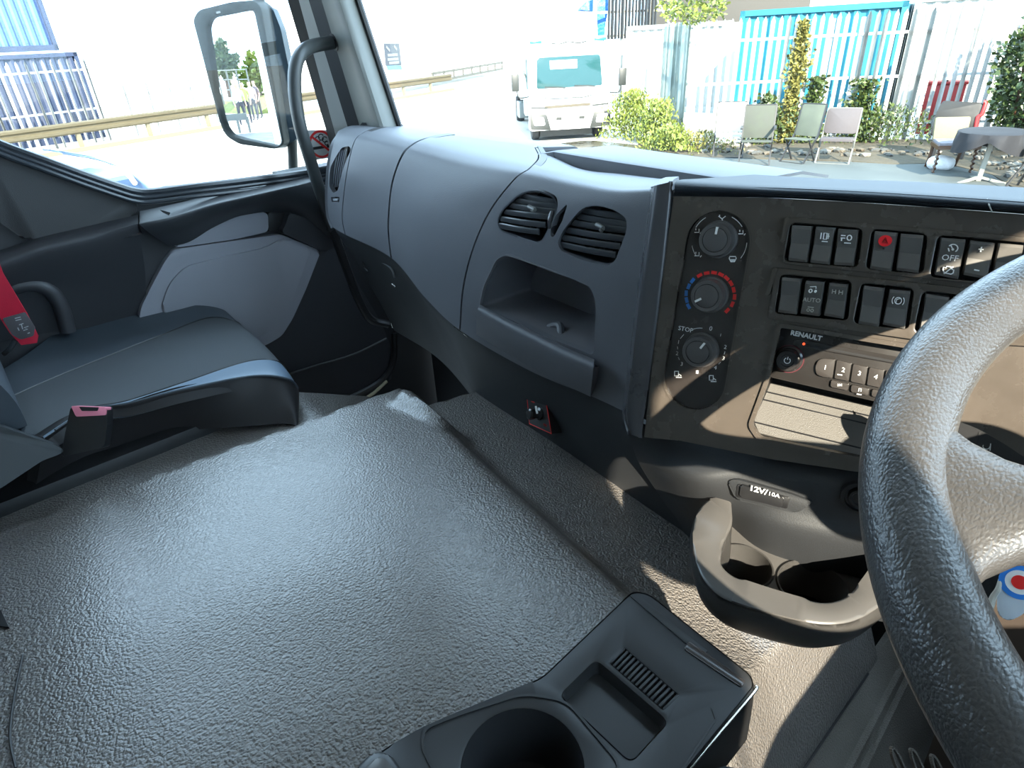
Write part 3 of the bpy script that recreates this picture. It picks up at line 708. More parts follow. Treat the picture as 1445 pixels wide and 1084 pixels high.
def rp(k, x, y, off=.0085):
    _, a, b, c, d = RK[k]; t = a+(b-a)*x; u = d+(c-d)*x; h = .0008
    return t+(u-t)*y+SN*off
def icon(k, strokes, wd=.0008, M=WHITE, nm='icon'):
    bm = bmesh.new()
    for s_ in strokes:
        stroke(bm, [rp(k, x, y, 0) for x, y in s_], wd, SN, .0055, .0092)
    return obj(nm, bm, M, RK[k][0], ang=0)
def circ(x, y, rx, ry, n=14, a0=0, a1=2*PI): return [(x+rx*math.cos(a0+(a1-a0)*i/n), y+ry*math.sin(a0+(a1-a0)*i/n)) for i in range(n+1)]
icon(1, [[(.36, .15), (.36, .32)], [(.5, .32), (.5, .15), (.66, .15), (.66, .32), (.5, .32)], [(.66, .23), (.8, .23)], [(.74, .15), (.74, .3)], [(.45, .38), (.74, .38)]])
icon(2, [[(.2, .17), (.42, .17)], [(.25, .25), (.25, .32)], [(.2, .24), (.42, .24)], circ(.62, .22, .11, .07), [(.4, .37), (.72, .37)]])
bm = bmesh.new(); c_ = rp(3, .52, .22, .0); u_ = (RK[3][2]-RK[3][1]).normalized(); v_ = SN.cross(u_)
prism(bm, [c_+(u_*math.cos(q)*.0052+v_*math.sin(q)*.0048) for q in [2*PI*i/28 for i in range(28)]], SN, .004, .0086); 
obj('hazard_lens', bm, mat('hazard red', (.85, .012, .02), .35), RK[3][0])
icon(3, [[(.52, .13), (.65, .28), (.39, .28), (.52, .13)], [(.52, .18), (.59, .255), (.45, .255), (.52, .18)]], .0005, mat('hazard dark', (.2, 0, 0), .4))
icon(3, [circ(.5, .42, .02, .01, 8)], .0012, BLK, 'indicator_dot')
icon(5, [circ(.55, .24, .19, .10, 14, -2.7, .9), [(.42, .33), (.36, .25)], [(.55, .27), (.44, .17)], circ(.55, .27, .03, .02, 8)])
icon(5, [[(.3, .82), (.3, .76), (.42, .76), (.42, .72), (.62, .72), (.68, .78), (.74, .78), (.74, .86), (.66, .9), (.38, .9), (.3, .82)], [(.36, .93), (.7, .7)]])
text('icon', 'OFF', rp(5, .5, .5), RK[5][2]-RK[5][1], SN, .0068, WHITE, RK[5][0], .0004)
icon(6, [[(.5, .14), (.5, .28)], [(.4, .21), (.6, .21)]], .0009); icon(6, [[(.4, .8), (.6, .8)]], .0009)
icon(9, [[(.3, .16), (.62, .14), (.62, .2)], circ(.36, .28, .08, .05), circ(.62, .28, .04, .03)], .0007)
text('icon', 'AUTO', rp(9, .5, .55), RK[9][2]-RK[9][1], SN, .0055, mat('worn print', (.45, .43, .38), .5), RK[9][0], .0004)
icon(9, [[(.35, .76), (.66, .76)], circ(.4, .85, .07, .04), circ(.6, .85, .07, .04)], .0005, mat('worn print', (.45, .43, .38), .5))
icon(10, [[(.25, .18), (.25, .3)], [(.42, .18), (.42, .3)], [(.25, .24), (.42, .24)], [(.6, .18), (.6, .3)], [(.78, .18), (.78, .3)], [(.6, .24), (.78, .24)]], .0005, mat('worn print', (.45, .43, .38), .5))
icon(12, [circ(.5, .28, .16, .09), circ(.5, .28, .28, .15, 8, -.7, .7), circ(.5, .28, .28, .15, 8, PI-.7, PI+.7), [(.42, .33), (.42, .25), (.56, .22)]], .0006)
# cowl roll along the top edge of the stack and binnacle
lo = [(949, 277), (1080, 279), (1200, 285), (1320, 293), (1500, 307), (1900, 345)]; hi = [(955, 255), (1080, 263), (1200, 268), (1320, 275), (1500, 288), (1900, 325)]
A_ = [sp(x, y, -.004) for x, y in lo]; H_ = [sp(x, y, .0) for x, y in hi]; 
Mi = [sp((a[0]+b[0])/2, (a[1]*.62+b[1]*.38), .010) for a, b in zip(lo, hi)]; Mj = [sp((a[0]+b[0])/2, (a[1]*.25+b[1]*.75), .010) for a, b in zip(lo, hi)]
rows = cgrid([A_, Mi, Mj, [p+V3((0, .004, 0)) for p in H_], [p+V3((0, .05, -.006)) for p in H_], [p+V3((0, .16, -.02)) for p in H_]], 0, 5, 40, 24)
bm = sheet(rows, .006, CAM); obj('top_cowl', bm, mat('cowl blue black', (.022, .028, .036), .55, ('leather', 900, .3, .0005), spec=.25), stk, ang=60)
bm = bmesh.new(); tube(bm, [sp(1393, 281, .004), sp(1396, 290, .0125), sp(1400, 299, .006)], .0006, 5, 4); obj('scratch', bm, mat('pale scratch', (.35, .36, .34), .5), stk)
# left column of the stack
Aa = [(916, 268), (908, 335), (897, 420), (887, 505), (878, 582), (888, 612)]
Bb = [(927, 262), (917, 335), (906, 420), (896, 510), (887, 585), (892, 614)]
Cc = [(948, 256), (940, 335), (930, 420), (917, 520), (906, 596), (905, 618)]
G3 = [[ony(Aa[i][0], Aa[i][1], .60 if i == 0 else .585) for i in range(6)], [sp(x, y, -.008) for x, y in [(a[0]*.5+b[0]*.5, a[1]*.5+b[1]*.5) for a, b in zip(Aa, Bb)]], [sp(x, y, .004) for x, y in Bb], [sp(x, y, .004) for x, y in Cc], [sp(x+1, y, -.008) for x, y in Cc]]
bm = sheet(cgrid(G3, 0, 5, 30, 24), .004, CAM); obj('side_bezel', bm, mat('bezel satin', (.05, .05, .055), .28, None, .1, vscale=15), stk, ang=60)
bm = sheet([[ony(918, 264, .60), sp(928, 261, .002), sp(949, 256, .004)], [ony(918, 262, .66), sp(930, 257, -.03), sp(951, 253, -.03)], [ony(925, 255, .74), sp(940, 250, -.10), sp(958, 249, -.10)]], .004, CAM+Z_); obj('bezel_top', bm, DASH, stk, ang=60)
# climate fascia
bm = bmesh.new(); prism(bm, oval(-.0003), SN, -.010, -.0035); cl = obj('climate_fascia', bm, GLOSSP, stk)
bm = bmesh.new(); stroke(bm, oval(.0007, 28), .0016, SN, -.006, .0012, closed=True); obj('oval_rim', bm, PANEL, stk)
def mk(name, L, wd, M=WHITE, closed=False):
    bm = bmesh.new()
    for l in L: stroke(bm, [sp(x, y, -.0035) for x, y in l], wd, SN, 0, .0003, closed=closed)
    return obj(name, bm, M, cl, ang=0)
def arc(cx, cy, r, a0, a1, n=8, sk=0):   # degrees, image sense (0 = right, 90 = up)
    return [(cx+r*math.cos(math.radians(a0+(a1-a0)*i/n)), cy-r*math.sin(math.radians(a0+(a1-a0)*i/n))) for i in range(n+1)]
for c, r, mk_a in [((1014.5, 338), .0168, 88), ((1002.6, 416), .0168, 215), ((990, 493.5), .0168, 62)]:
    p = sp(*c, -.0035); bm = bmesh.new()
    lathe(bm, p, SN, [(r*1.12, 0), (r*1.1, .003), (r, .0035), (r*.97, .014), (r*.93, .0155), (r*.74, .0155), (r*.72, .0145), (r*.69, .0160), (r*.6, .0166), (0.0001, .0168)], 40)
    k = obj('heater_knob', bm, KNOB, stk, ang=40)
    a = math.radians(mk_a); dv = (SUu*math.cos(a)+SUv*math.sin(a)); bm = bmesh.new()
    stroke(bm, [p+dv*r*.32, p+dv*r*.74], .0022, SN, .010, .0172); obj('pointer', bm, WHITE, k)
mk('scale_line', [arc(1015, 340, 38, 120, 150), arc(1015, 340, 38, 62, 32), arc(1014, 340, 38, 190, 214), arc(1016, 340, 38, -4, -40)], .0006)
def glyph(x, y, s_, kind):
    L = {'a': [[(-1, -.6), (0, .2), (1, -.6)], [(-.7, -1), (-.7, -.5)], [(0, .3), (.2, .9)]], 'b': [[(-1, .4), (.3, .4), (.3, -.6)], [(-.6, -.7), (-.6, -.2)], [(.6, .8), (1, .3)]],
         'c': [[(-1, -.3), (-.8, -.8), (.8, -.8), (1, -.3), (.5, .7), (-.5, .7), (-1, -.3)], [(-.6, .1), (.6, .1)], [(-.5, .4), (.5, .4)]],
         't': [[(-1, -.8), (.1, -.8), (.1, .5), (-1, .5), (-1, -.8)], [(.1, -.1), (.9, .5)], [(-.6, .9), (1, .9)]], 'f': [[(-.5, -.5), (.5, .5)], [(.5, -.5), (-.5, .5)], [(0, -.7), (0, .7)]]}[kind]
    mk('pictogram', [[(x+a*s_, y+b*s_) for a, b in l] for l in L], .0009)
glyph(1019, 308, 5, 'a'); glyph(985, 326, 5, 'b'); glyph(1047, 328, 5, 'b'); glyph(985, 359, 5, 'b'); glyph(1034, 366, 5, 'c')
for i, (x, y) in enumerate([(175, 550), (166, 520), (164, 487), (176, 455), (194, 427)]):
    x, y = 920+x/3.388, 270+y/3.388; t = math.atan2(-(y-416), x-1002.6); dx, dy = -math.sin(t)*4, -math.cos(t)*4
    mk('cold_mark', [[(x-dx, y-dy), (x+dx, y+dy)]], .0034, BLUE)
for i, (x, y) in enumerate([(228, 402), (262, 391), (297, 389), (330, 398), (357, 415), (378, 440), (391, 471), (395, 505), (384, 540), (360, 570)]):
    x, y = 920+x/3.388, 270+y/3.388; t = math.atan2(-(y-416), x-1002.6); dx, dy = -math.sin(t)*4, -math.cos(t)*4
    mk('hot_mark', [[(x-dx, y-dy), (x+dx, y+dy)]], .0034, RED)
def tx(b, x, y, sz, par=cl, off=-.0032, M=WHITE, **k): return text('lettering', b, sp(x, y, off), sp(x+20, y+20*.2)-sp(x, y), SN, sz, M, par, .0002, **k)
for b, x, y, sz in [('STOP', 967.5, 465, .0068), ('0', 1003, 464, .0068), ('1', 957.5, 483, .006), ('2', 955.5, 499, .006), ('3', 962, 514, .006), ('1', 1017, 473, .004), ('2', 1023.5, 490, .006), ('3', 1021, 506, .006), ('4', 1009.5, 519, .006)]:
    tx(b, x, y, sz)
mk('scale_line', [arc(988, 495, 32, 107, 84), [(956, 489), (956.5, 493)], [(957, 504), (959, 508)], [(1023, 496), (1022, 500)], [(1017, 511), (1014, 514)], [(965, 472), (960, 478)]], .0006)
glyph(957, 528, 5, 't'); glyph(1006, 534, 5, 't'); glyph(984, 525, 3.5, 'f')

# --- open pocket under the radio and bay walls
bayp = PS(bay, 0, .005); bm = bmesh.new(); grid_mesh(bm, [[p for p in bayp], [p-SN*.05 for p in bayp]], True); bmesh.ops.solidify(bm, geom=bm.faces[:], thickness=-.0015)
obj('bay_wall', bm, BLK, stk, ang=30)
bm = bmesh.new(); prism(bm, [p-SN*.052 for p in bayp], SN, -.003, 0); obj('bay_back', bm, DEEP, stk)
PKM = mat('pocket grained plastic', (.085, .078, .07), .45, ('noise', 1100, .8, .0008))
Q = [sp(1082, 539, -.048), sp(1345, 600, -.048), sp(1345, 680, -.010), sp(1060, 609, -.010)]
bm = bmesh.new(); prism(bm, Q, (Q[1]-Q[0]).cross(Q[3]-Q[0])*-1, -.002, .0015); pf = obj('pocket_floor', bm, PKM, stk)
for t in (.18, .34, .8):
    bm = bmesh.new(); a, b = Q[0]+(Q[3]-Q[0])*t, Q[1]+(Q[2]-Q[1])*t; tube(bm, [a+SN*.0022, b+SN*.0022], .0009, 6, 1); obj('pocket_groove', bm, DEEP, pf)
# raised surround of the bay
bm = bmesh.new(); stroke(bm, bayp, .004, SN, -.004, .0035, closed=True); obj('bay_rim', bm, PANEL, stk)

# =================================================================== RADIO
rad = thing('car_radio', sp(1200, 530, -.04), 'black car radio with round power knob and numbered buttons in the control panel', 'radio')
def RP(L, off=-.012, r=0): return PS(L, off, r)
def r7(x, y): return (1050+x*.1845, 440+y*.1845)
RB = mat('radio black', (.018, .016, .015), .3, None, .1)
bm = bmesh.new(); prism(bm, RP([r7(252, 132), r7(1600, 300), r7(1600, 850), r7(178, 518)], 0, .002), SN, -.05, -.012, .001); obj('radio_body', bm, RB, rad)
bm = bmesh.new(); prism(bm, RP([r7(375, 214), r7(440, 212), r7(1600, 420), r7(1600, 475), r7(440, 262), r7(380, 255)], -.012, .001), SN, 0, .0022, .0008); obj('disc_slot_surround', bm, mat('radio gloss', (.02, .018, .017), .1), rad)
bm = bmesh.new(); prism(bm, RP([r7(470, 243), r7(1600, 462), r7(1600, 480), r7(470, 258)], -.0098), SN, 0, .0003); obj('disc_slot', bm, DEEP, rad)
tx('RENAULT', *r7(474, 184), .0066, rad, -.0112, mat('radio lettering', (.75, .75, .72), .4), bold=.00025)
bm = bmesh.new(); c = sp(*r7(457, 246), -.0095); prism(bm, [c+(SUu*math.cos(q)+SUv*math.sin(q))*.0012 for q in [PI*i/5 for i in range(10)]], SN, -.001, .0008); obj('indicator_light', bm, mat('led', (.8, .05, .02), .3, emit=(1, .08, .02, 1.2)), rad)
for p in ((283, 200), (216, 425)):
    bm = bmesh.new(); c = sp(*r7(*p), -.012); prism(bm, [c+(SUu*math.cos(q)+SUv*math.sin(q))*.0022 for q in [PI*i/8 for i in range(16)]], SN, -.001, .0004); obj('removal_hole', bm, DEEP, rad)
p = sp(*r7(343, 360), -.012); bm = bmesh.new(); rk = .0115
lathe(bm, p, SN, [(rk*1.18, 0), (rk*1.15, .002), (rk, .003), (rk*.96, .010), (rk*.86, .0118), (rk*.55, .0112), (rk*.5, .010), (.0001, .0098)], 36); kb = obj('power_knob', bm, mat('knob gloss black', (.02, .018, .018), .15), rad, ang=50)
bm = bmesh.new(); stroke(bm, [p+(SUu*math.cos(q)+SUv*math.sin(q))*rk*1.2 for q in [2*PI*i/36 for i in range(36)]], .0008, SN, .0002, .0012, closed=True); obj('red_ring', bm, mat('dim red ring', (.06, .005, .01), .5), kb)
bm = bmesh.new(); stroke(bm, [p+(SUu*math.cos(q)+SUv*math.sin(q))*.0028 for q in [PI*.68+PI*1.64*i/16 for i in range(17)]], .0006, SN, .0098, .0105)
stroke(bm, [p+SUv*.001, p+SUv*.0038], .0006, SN, .0098, .0105); obj('power_symbol', bm, WHITE, kb)
BT = mat('radio button', (.03, .026, .024), .35)
xs_ = [545, 698, 822, 946, 1072, 1200, 1326]
tops = [345, 362, 392, 418, 443, 470, 496]; bots = [490, 510, 534, 560, 585, 612, 640]
for i in range(6):
    a, b = xs_[i]+4, xs_[i+1]-6
    q = [r7(a+12, tops[i]+4), r7(b+8, tops[i+1]), r7(b-14, bots[i+1]-8), r7(a-8, bots[i]-6)]
    bm = bmesh.new(); prism(bm, RP(q, -.012, [.009, .0006, .0006, .009] if i == 0 else .0008), SN, 0, .0032, .0008); bo = obj('preset_button', bm, BT, rad)
    cx2 = (a+b)/2; tx(str(i+1), *r7(cx2, (tops[i]+bots[i])/2+10), .0062, bo, -.0087)
for i, (x, y, ch) in enumerate([(732, 560, 'p'), (887, 597, 'n'), (1045, 630, 'p'), (1200, 662, 'n')]):
    q = [r7(x-62, y-42), r7(x+72, y-12), r7(x+62, y+38), r7(x-68, y+10)]
    bm = bmesh.new(); prism(bm, RP(q, -.012, .001), SN, 0, .003, .0008); bo = obj('function_button', bm, BT, rad)
    L = {'p': [[(-14, -10), (-14, 10)], [(-10, 0), (0, -9), (0, 9), (-10, 0)], [(4, 0), (14, -9), (14, 9), (4, 0)]], 'n': [[(-10, 8), (-8, -10), (10, -8), (8, 10)], [(-14, 9), (-8, 9)], [(4, 11), (9, 11)]]}[ch]
    bm = bmesh.new()
    for l in L: stroke(bm, [sp(*r7(x+a, y+b), -.009) for a, b in l], .0005, SN, 0, .0003)
    obj('symbol', bm, WHITE, bo, ang=0)
for p in ((732, 482), (880, 632)):
    bm = bmesh.new(); stroke(bm, [sp(*r7(p[0]-18, p[1]-3), -.0087), sp(*r7(p[0]+18, p[1]+3), -.0087)], .0008, SN, 0, .0003); obj('tick_mark', bm, WHITE, rad, ang=0)
# small card standing in the pocket beside the wheel
cdO = thing('plastic_card', sp(1238, 610, -.012), 'thin clear plastic card tucked in the pocket behind the steering wheel rim', 'card')
bm = bmesh.new(); prism(bm, [sp(1229, 622, -.008), sp(1241, 580, -.008), sp(1262, 590, .006), sp(1250, 628, .002)], SUu, -.0005, .0005); obj('card_body', bm, mat('card', (.4, .4, .38), .3), cdO)

# --- 12 V socket cover and lighter socket on the lower face
lo_n = (sp(1226, 704, -.004)-sp(1060, 676, -.004)).cross(F2[2]-M2[2]).normalized()
if lo_n.dot(CAM-sp(1100, 700)) < 0: lo_n = -lo_n
lo_o = sp(1080, 690, -.004)
def lp(x, y, o=0): return onp(x, y, lo_o, lo_n, o)
bm = bmesh.new(); prism(bm, rnd([lp(*p) for p in [(1027, 676), (1040, 674), (1118, 695), (1148, 706), (1140, 712), (1126, 722), (1040, 703)]], .005), lo_n, -.012, .0045, .002)
sk = obj('socket_surround', bm, LOW, dash)
bm = bmesh.new(); prism(bm, rnd([lp(*p) for p in [(1042, 680), (1116, 699), (1112, 715), (1040, 698)]], .002), lo_n, 0, .0055, .0006); obj('socket_recess', bm, DEEP, sk)
bm = bmesh.new(); prism(bm, rnd([lp(*p) for p in [(1048, 680), (1109, 697), (1105, 712), (1046, 696)]], .002), lo_n, 0, .0085, .0012); cp = obj('socket_cover', bm, BLK, dash)
text('lettering', '12V/', lp(1070, 692, .0087), lp(1104, 703)-lp(1050, 688), lo_n, .0085, WHITE, cp, .0002, bold=.0002, sx=1.15)
text('lettering', '10A', lp(1092, 698.5, .0087), lp(1104, 703)-lp(1050, 688), lo_n, .0062, WHITE, cp, .0002, sx=1.15)
bm = bmesh.new(); p = lp(1213, 703); lathe(bm, p, lo_n, [(.0175, -.002), (.0165, .0025), (.0135, .003), (.012, -.004), (.0115, -.008), (.0105, .0), (.009, .003), (.007, .003), (.006, .001), (.0001, .001)], 36); obj('lighter_socket', bm, BLK, dash, ang=50)

# =================================================================== CUP TRAY
ct = thing('cup_tray', onz(1100, 800, 1.80), 'dark grey moulded tray with two cup wells below the power socket', 'cup holder')
ZT = 1.885
TRM = mat('tray satin grey', (.075, .07, .066), .36, ('noise', 900, .12, .0003), .06)
o_ = [(1012, 700), (990, 712), (977, 742), (978, 782), (988, 814), (1012, 842), (1052, 857), (1110, 873), (1160, 883), (1200, 880), (1236, 862), (1262, 840), (1285, 800), (1285, 735), (1240, 700), (1047, 672)]
i_ = [(1031, 700), (1034, 742), (1018, 772), (1016, 800), (1032, 816), (1070, 829), (1112, 842), (1158, 855), (1186, 850), (1204, 836), (1226, 806), (1250, 760), (1245, 715), (1130, 700), (1047, 686)]
op = rnd([onz(x, y, ZT) for x, y in o_], .014, 4); ip = rnd([onz(x, y, ZT-.002) for x, y in i_], .012, 4)
# keep the tray behind edge out of the stack face
bm = plate(bmesh.new(), op, [[V3((p.x, p.y, ZT)) for p in ip]], Z_, -.006, .002, .003); obj('tray_rim', bm, TRM, ct, ang=50)
c0 = sum(op, V3())/len(op)
rows = [[c0+(p-c0)*(1+k1)+V3((0, 0, dz)) for p in op] for k1, dz in [(0, 0.0), (.015, -.004), (.02, -.010), (.01, -.020), (-.04, -.034), (-.14, -.046)]]
bm = bmesh.new(); grid_mesh(bm, rows, True); bmesh.ops.solidify(bm, geom=bm.faces[:], thickness=.002); obj('outer_shell', bm, TRM, ct, ang=60)
ci = sum(ip, V3())/len(ip)
ZB = 1.838
cupc = [onz(1047, 800, ZB), onz(1147, 828, ZB)]; cr_ = [.031, .034]
rows = [[ci+(p-ci)*(1-.02*k)+V3((0, 0, -.0445*k/3)) for p in ip] for k in range(4)]
bm = bmesh.new(); grid_mesh(bm, rows, True); bmesh.ops.solidify(bm, geom=bm.faces[:], thickness=.0015); obj('inner_wall', bm, TRM, ct, ang=60)
fl_ = [V3((p.x, p.y, ZB)) for p in rows[-1]]
def inpoly(p, ring):
    c = False
    for i in range(len(ring)):
        a, b = ring[i-1], ring[i]
        if (a.y > p.y) != (b.y > p.y) and p.x < (b.x-a.x)*(p.y-a.y)/(b.y-a.y)+a.x: c = not c
    return c
holes = [[c+V3((math.cos(q)*r, math.sin(q)*r, 0)) for q in [2*PI*i/40 for i in range(40)]] for c, r in zip(cupc, cr_)]
big = [ci+(V3((p.x, p.y, ZB))-ci)*1.12 for p in fl_]; big = [V3((p.x, p.y, ZB)) for p in big]
bm = plate(bmesh.new(), big, holes, Z_, -.002, .0); obj('tray_floor', bm, TRM, ct, ang=40)
for c, r in zip(cupc, cr_):
    bm = bmesh.new(); lathe(bm, c, Z_, [(r*1.06, 0), (r*1.03, .0025), (r*.98, .002), (r*.95, -.004), (r*.86, -.035), (r*.78, -.042), (r*.74, -.042), (r*.70, -.038), (r*.0005, -.038)], 44, cap0=False); bmesh.ops.solidify(bm, geom=bm.faces[:], thickness=.001)
    obj('cup_well', bm, TRM, ct, ang=50)
coin = thing('copper_coin', cupc[0]+V3((.004, .0, -.036)), 'copper coin lying in the left cup well of the tray', 'coin')
bm = bmesh.new(); lathe(bm, cupc[0]+V3((.006, .002, -.0375)), Z_, [(.0095, 0), (.010, .0005), (.0098, .0014), (.0085, .0012), (.0001, .0012)], 28); obj('coin_disc', bm, mat('copper', (.7, .3, .12), .3, metal=1), coin)

# =================================================================== REAR CONSOLE
con = thing('centre_console', onz(800, 1000, 1.81), 'charcoal plastic console with square tray, grille and cup hole on the engine cover', 'console')
ZK = 1.872
def kz(x, y, dz=0): return onz(x, y, ZK+dz)
body = rnd([kz(*p) for p in [(893, 834), (916, 838), (1060, 953), (1064, 968), (930, 1130), (760, 1250), (380, 1200), (540, 1058), (596, 1026), (650, 1003), (738, 967), (764, 957)]], .010, 4)
trayh = rnd([kz(*p) for p in [(841, 931), (943, 1018), (890, 1076), (790, 981)]], .007, 5)
cc = kz(737, 1082); cR = .046
cuph = [cc+V3((math.cos(q)*cR, math.sin(q)*cR, 0)) for q in [2*PI*i/48 for i in range(48)]]
grl = [kz(*p) for p in [(881, 914), (957, 980), (936, 1001), (861, 935)]]
bm = plate(bmesh.new(), body, [trayh, cuph, rnd(grl, .002)], Z_, -.004, 0, .0025); obj('console_deck', bm, CONS, con, ang=40)
cb = sum(body, V3())/len(body)
rows = [body]+[[cb+(p-cb)*(1+k)+V3((0, 0, d)) for p in body] for k, d in [(.012, -.006), (.02, -.02), (.03, -.05), (.035, -.075)]]
bm = bmesh.new(); grid_mesh(bm, rows, True); bmesh.ops.solidify(bm, geom=bm.faces[:], thickness=.002); obj('console_side', bm, CONS, con, ang=50)
def well(name, ring, depth, tap, M=CONS):
    c = sum(ring, V3())/len(ring); rows = [ring]+[[c+(p-c)*(1-tap*k/4)+V3((0, 0, -depth*k/4)) for p in ring] for k in range(1, 5)]
    bm = bmesh.new(); V = grid_mesh(bm, rows, True); bm.faces.new(V[-1]); return obj(name, bm, M, con, ang=40)
well('square_tray', trayh, .014, .04); well('cup_hole', cuph, .065, .14, mat('cup dark', (.02, .02, .022), .4))
bm = bmesh.new(); prism(bm, [kz(*p, -.012) for p in [(875, 908), (965, 980), (938, 1010), (855, 937)]], Z_, -.002, 0); obj('grille_back', bm, DEEP, con)
for k in range(15):
    f = (k)/14; a = grl[0]+(grl[1]-grl[0])*f; b = grl[3]+(grl[2]-grl[3])*f
    bm = bmesh.new(); d = (grl[1]-grl[0]).normalized(); w_ = .0011
    prism(bm, [a-d*w_, a+d*w_, b+d*w_, b-d*w_], Z_, -.006, -.0004, .0004); obj('grille_bar', bm, CONS, con)
bm = bmesh.new(); prism(bm, rnd([kz(*p) for p in [(972, 905), (1052, 962), (1046, 971), (965, 917)]], .002), Z_, -.001, .0012, .0008); obj('raised_pad', bm, mat('console gloss', (.04, .034, .032), .2), con)
bm = bmesh.new(); prism(bm, rnd([kz(*p) for p in [(888, 841), (903, 842), (1000, 920), (988, 926)]], .002), Z_, -.001, .001, .0008); obj('raised_pad', bm, CONS, con)
bm = bmesh.new(); stroke(bm, rnd([kz(*p) for p in [(598, 1030), (640, 1012), (738, 980), (800, 990), (880, 1085), (800, 1180), (680, 1180), (615, 1095), (596, 1055)]], .012), .0022, Z_, -.001, .0014, closed=True); obj('cup_surround', bm, CONS, con)
bm = bmesh.new(); stroke(bm, [kz(1005, 1000), kz(1010, 1016), kz(960, 1090)], .0015, Z_, -.001, .0008); obj('panel_line', bm, DEEP, con)
sw_ = rnd([kz(*p) for p in [(500, 1092), (528, 1064), (550, 1066), (575, 1100), (540, 1130)]], .005)
bm = bmesh.new(); prism(bm, sw_, Z_, -.002, .004, .002); so_ = obj('switch_surround', bm, BLK, con)
bm = bmesh.new(); prism(bm, rnd([kz(*p, .004) for p in [(516, 1090), (532, 1073), (545, 1075), (562, 1098), (540, 1112)]], .002), Z_, 0, .004, .001); obj('rocker', bm, KNOB, so_)
bm = bmesh.new(); rail = [kz(1067, 968, -.004), kz(1063, 978, -.004), kz(1000, 1052, -.006), kz(940, 1122, -.006)]; tube(bm, rail, .0015, 8, 4); obj('edge_trim', bm, CHROME, con)

# =================================================================== DRIVER SEAT (only its front corner reaches the frame)
ds = thing('driver_seat', (.5, -.1, 1.19), 'dark navy driver seat, only its rounded front corner showing beside the console', 'seat')
def blob(name, c, s_, M, par, e=.45, seg=28, rz=0, loc=None):
    bm = bmesh.new(); rows = []
    sg = lambda v, k: math.copysign(abs(v)**k, v)
    R = Matrix.Rotation(rz, 3, 'Z')
    for i in range(seg//2+1):
        ph = -PI/2+PI*i/(seg//2); row = []
        for j in range(seg):
            t = 2*PI*j/seg
            row.append(V3(c)+R@V3((s_[0]/2*sg(math.cos(ph), e)*sg(math.cos(t), e), s_[1]/2*sg(math.cos(ph), e)*sg(math.sin(t), e), s_[2]/2*sg(math.sin(ph), e))))
        rows.append(row)
    grid_mesh(bm, rows, True); bmesh.ops.remove_doubles(bm, verts=bm.verts[:], dist=1e-5)
    return obj(name, bm, M, par, loc, ang=80)
q = onz(1035, 1140, 1.86); 
blob('side_bolster', (q.x+.005, q.y-.105, 1.81), (.095, .30, .13), SEAT, ds, .6)
blob('cushion', (q.x+.27, q.y-.28, 1.76), (.46, .40, .14), SEAT, ds, .5)
bm = bmesh.new(); box(bm, (q.x+.25, q.y-.28, 1.46), (.36, .30, .56), bev=.02); obj('seat_base', bm, LOW, ds)

# =================================================================== STEERING WHEEL
HC = V3((.6057, .3776, 2.1772)); aN = 1.2549
WN = V3((0, -math.cos(aN), math.sin(aN))); wu = X_.copy(); wv = WN.cross(wu); WR = .225; wr = .0185
sw = thing('steering_wheel', HC-WN*.12, 'large black grained steering wheel filling the right edge', 'steering wheel')
def wp(a, r=WR, h=0): return HC+(wu*math.cos(a)+wv*math.sin(a))*r+WN*h
rows = []
for i in range(160):
    a = 2*PI*i/160; d = (wu*math.cos(a)+wv*math.sin(a)); rows.append([wp(a)+d*math.cos(t)*wr*1.08+WN*math.sin(t)*wr for t in [2*PI*j/28 for j in range(28)]])
rows.append(rows[0]); bm = bmesh.new(); grid_mesh(bm, rows, True); bmesh.ops.remove_doubles(bm, verts=bm.verts[:], dist=1e-6); obj('rim', bm, WHEEL, sw, ang=80)
def spoke(a, wr0, wr1, flip=1):
    rows = []
    for k in range(15):
        t = k/14; r = WR-.004-(WR-.055)*t; e = abs(2*t-.75)
        ww = wr1+(wr0-wr1)*max(0, 1-t*2.7)**2.6+.03*max(0, t-.45)
        row = []
        d = (wu*math.cos(a)+wv*math.sin(a)); s_ = WN.cross(d)
        for j in range(24):
            q_ = 2*PI*j/24; cx3, cy3 = math.cos(q_), math.sin(q_)
            row.append(HC+d*r+s_*ww*math.copysign(abs(cx3)**.7, cx3)+WN*(.0135*math.copysign(abs(cy3)**.8, cy3)-.022*t*t-.001))
        rows.append(row)
    bm = bmesh.new(); V = grid_mesh(bm, rows, True); bm.faces.new(V[0]); bm.faces.new(V[-1]); return obj('spoke', bm, WHEEL, sw, ang=80)
SPA = math.radians(204.5)
for a in (SPA, PI-SPA+2*PI): spoke(a, .075, .0205)
bm = bmesh.new(); lathe(bm, HC-WN*.03, WN, [(.06, -.02), (.072, -.01), (.075, .01), (.07, .02), (.05, .026), (.0001, .028)], 40); obj('hub', bm, WHEEL, sw, ang=60)
bm = bmesh.new(); tube(bm, [HC-WN*.05, HC-WN*.20], .035, 20, 1); obj('column_shroud', bm, BLK, sw)

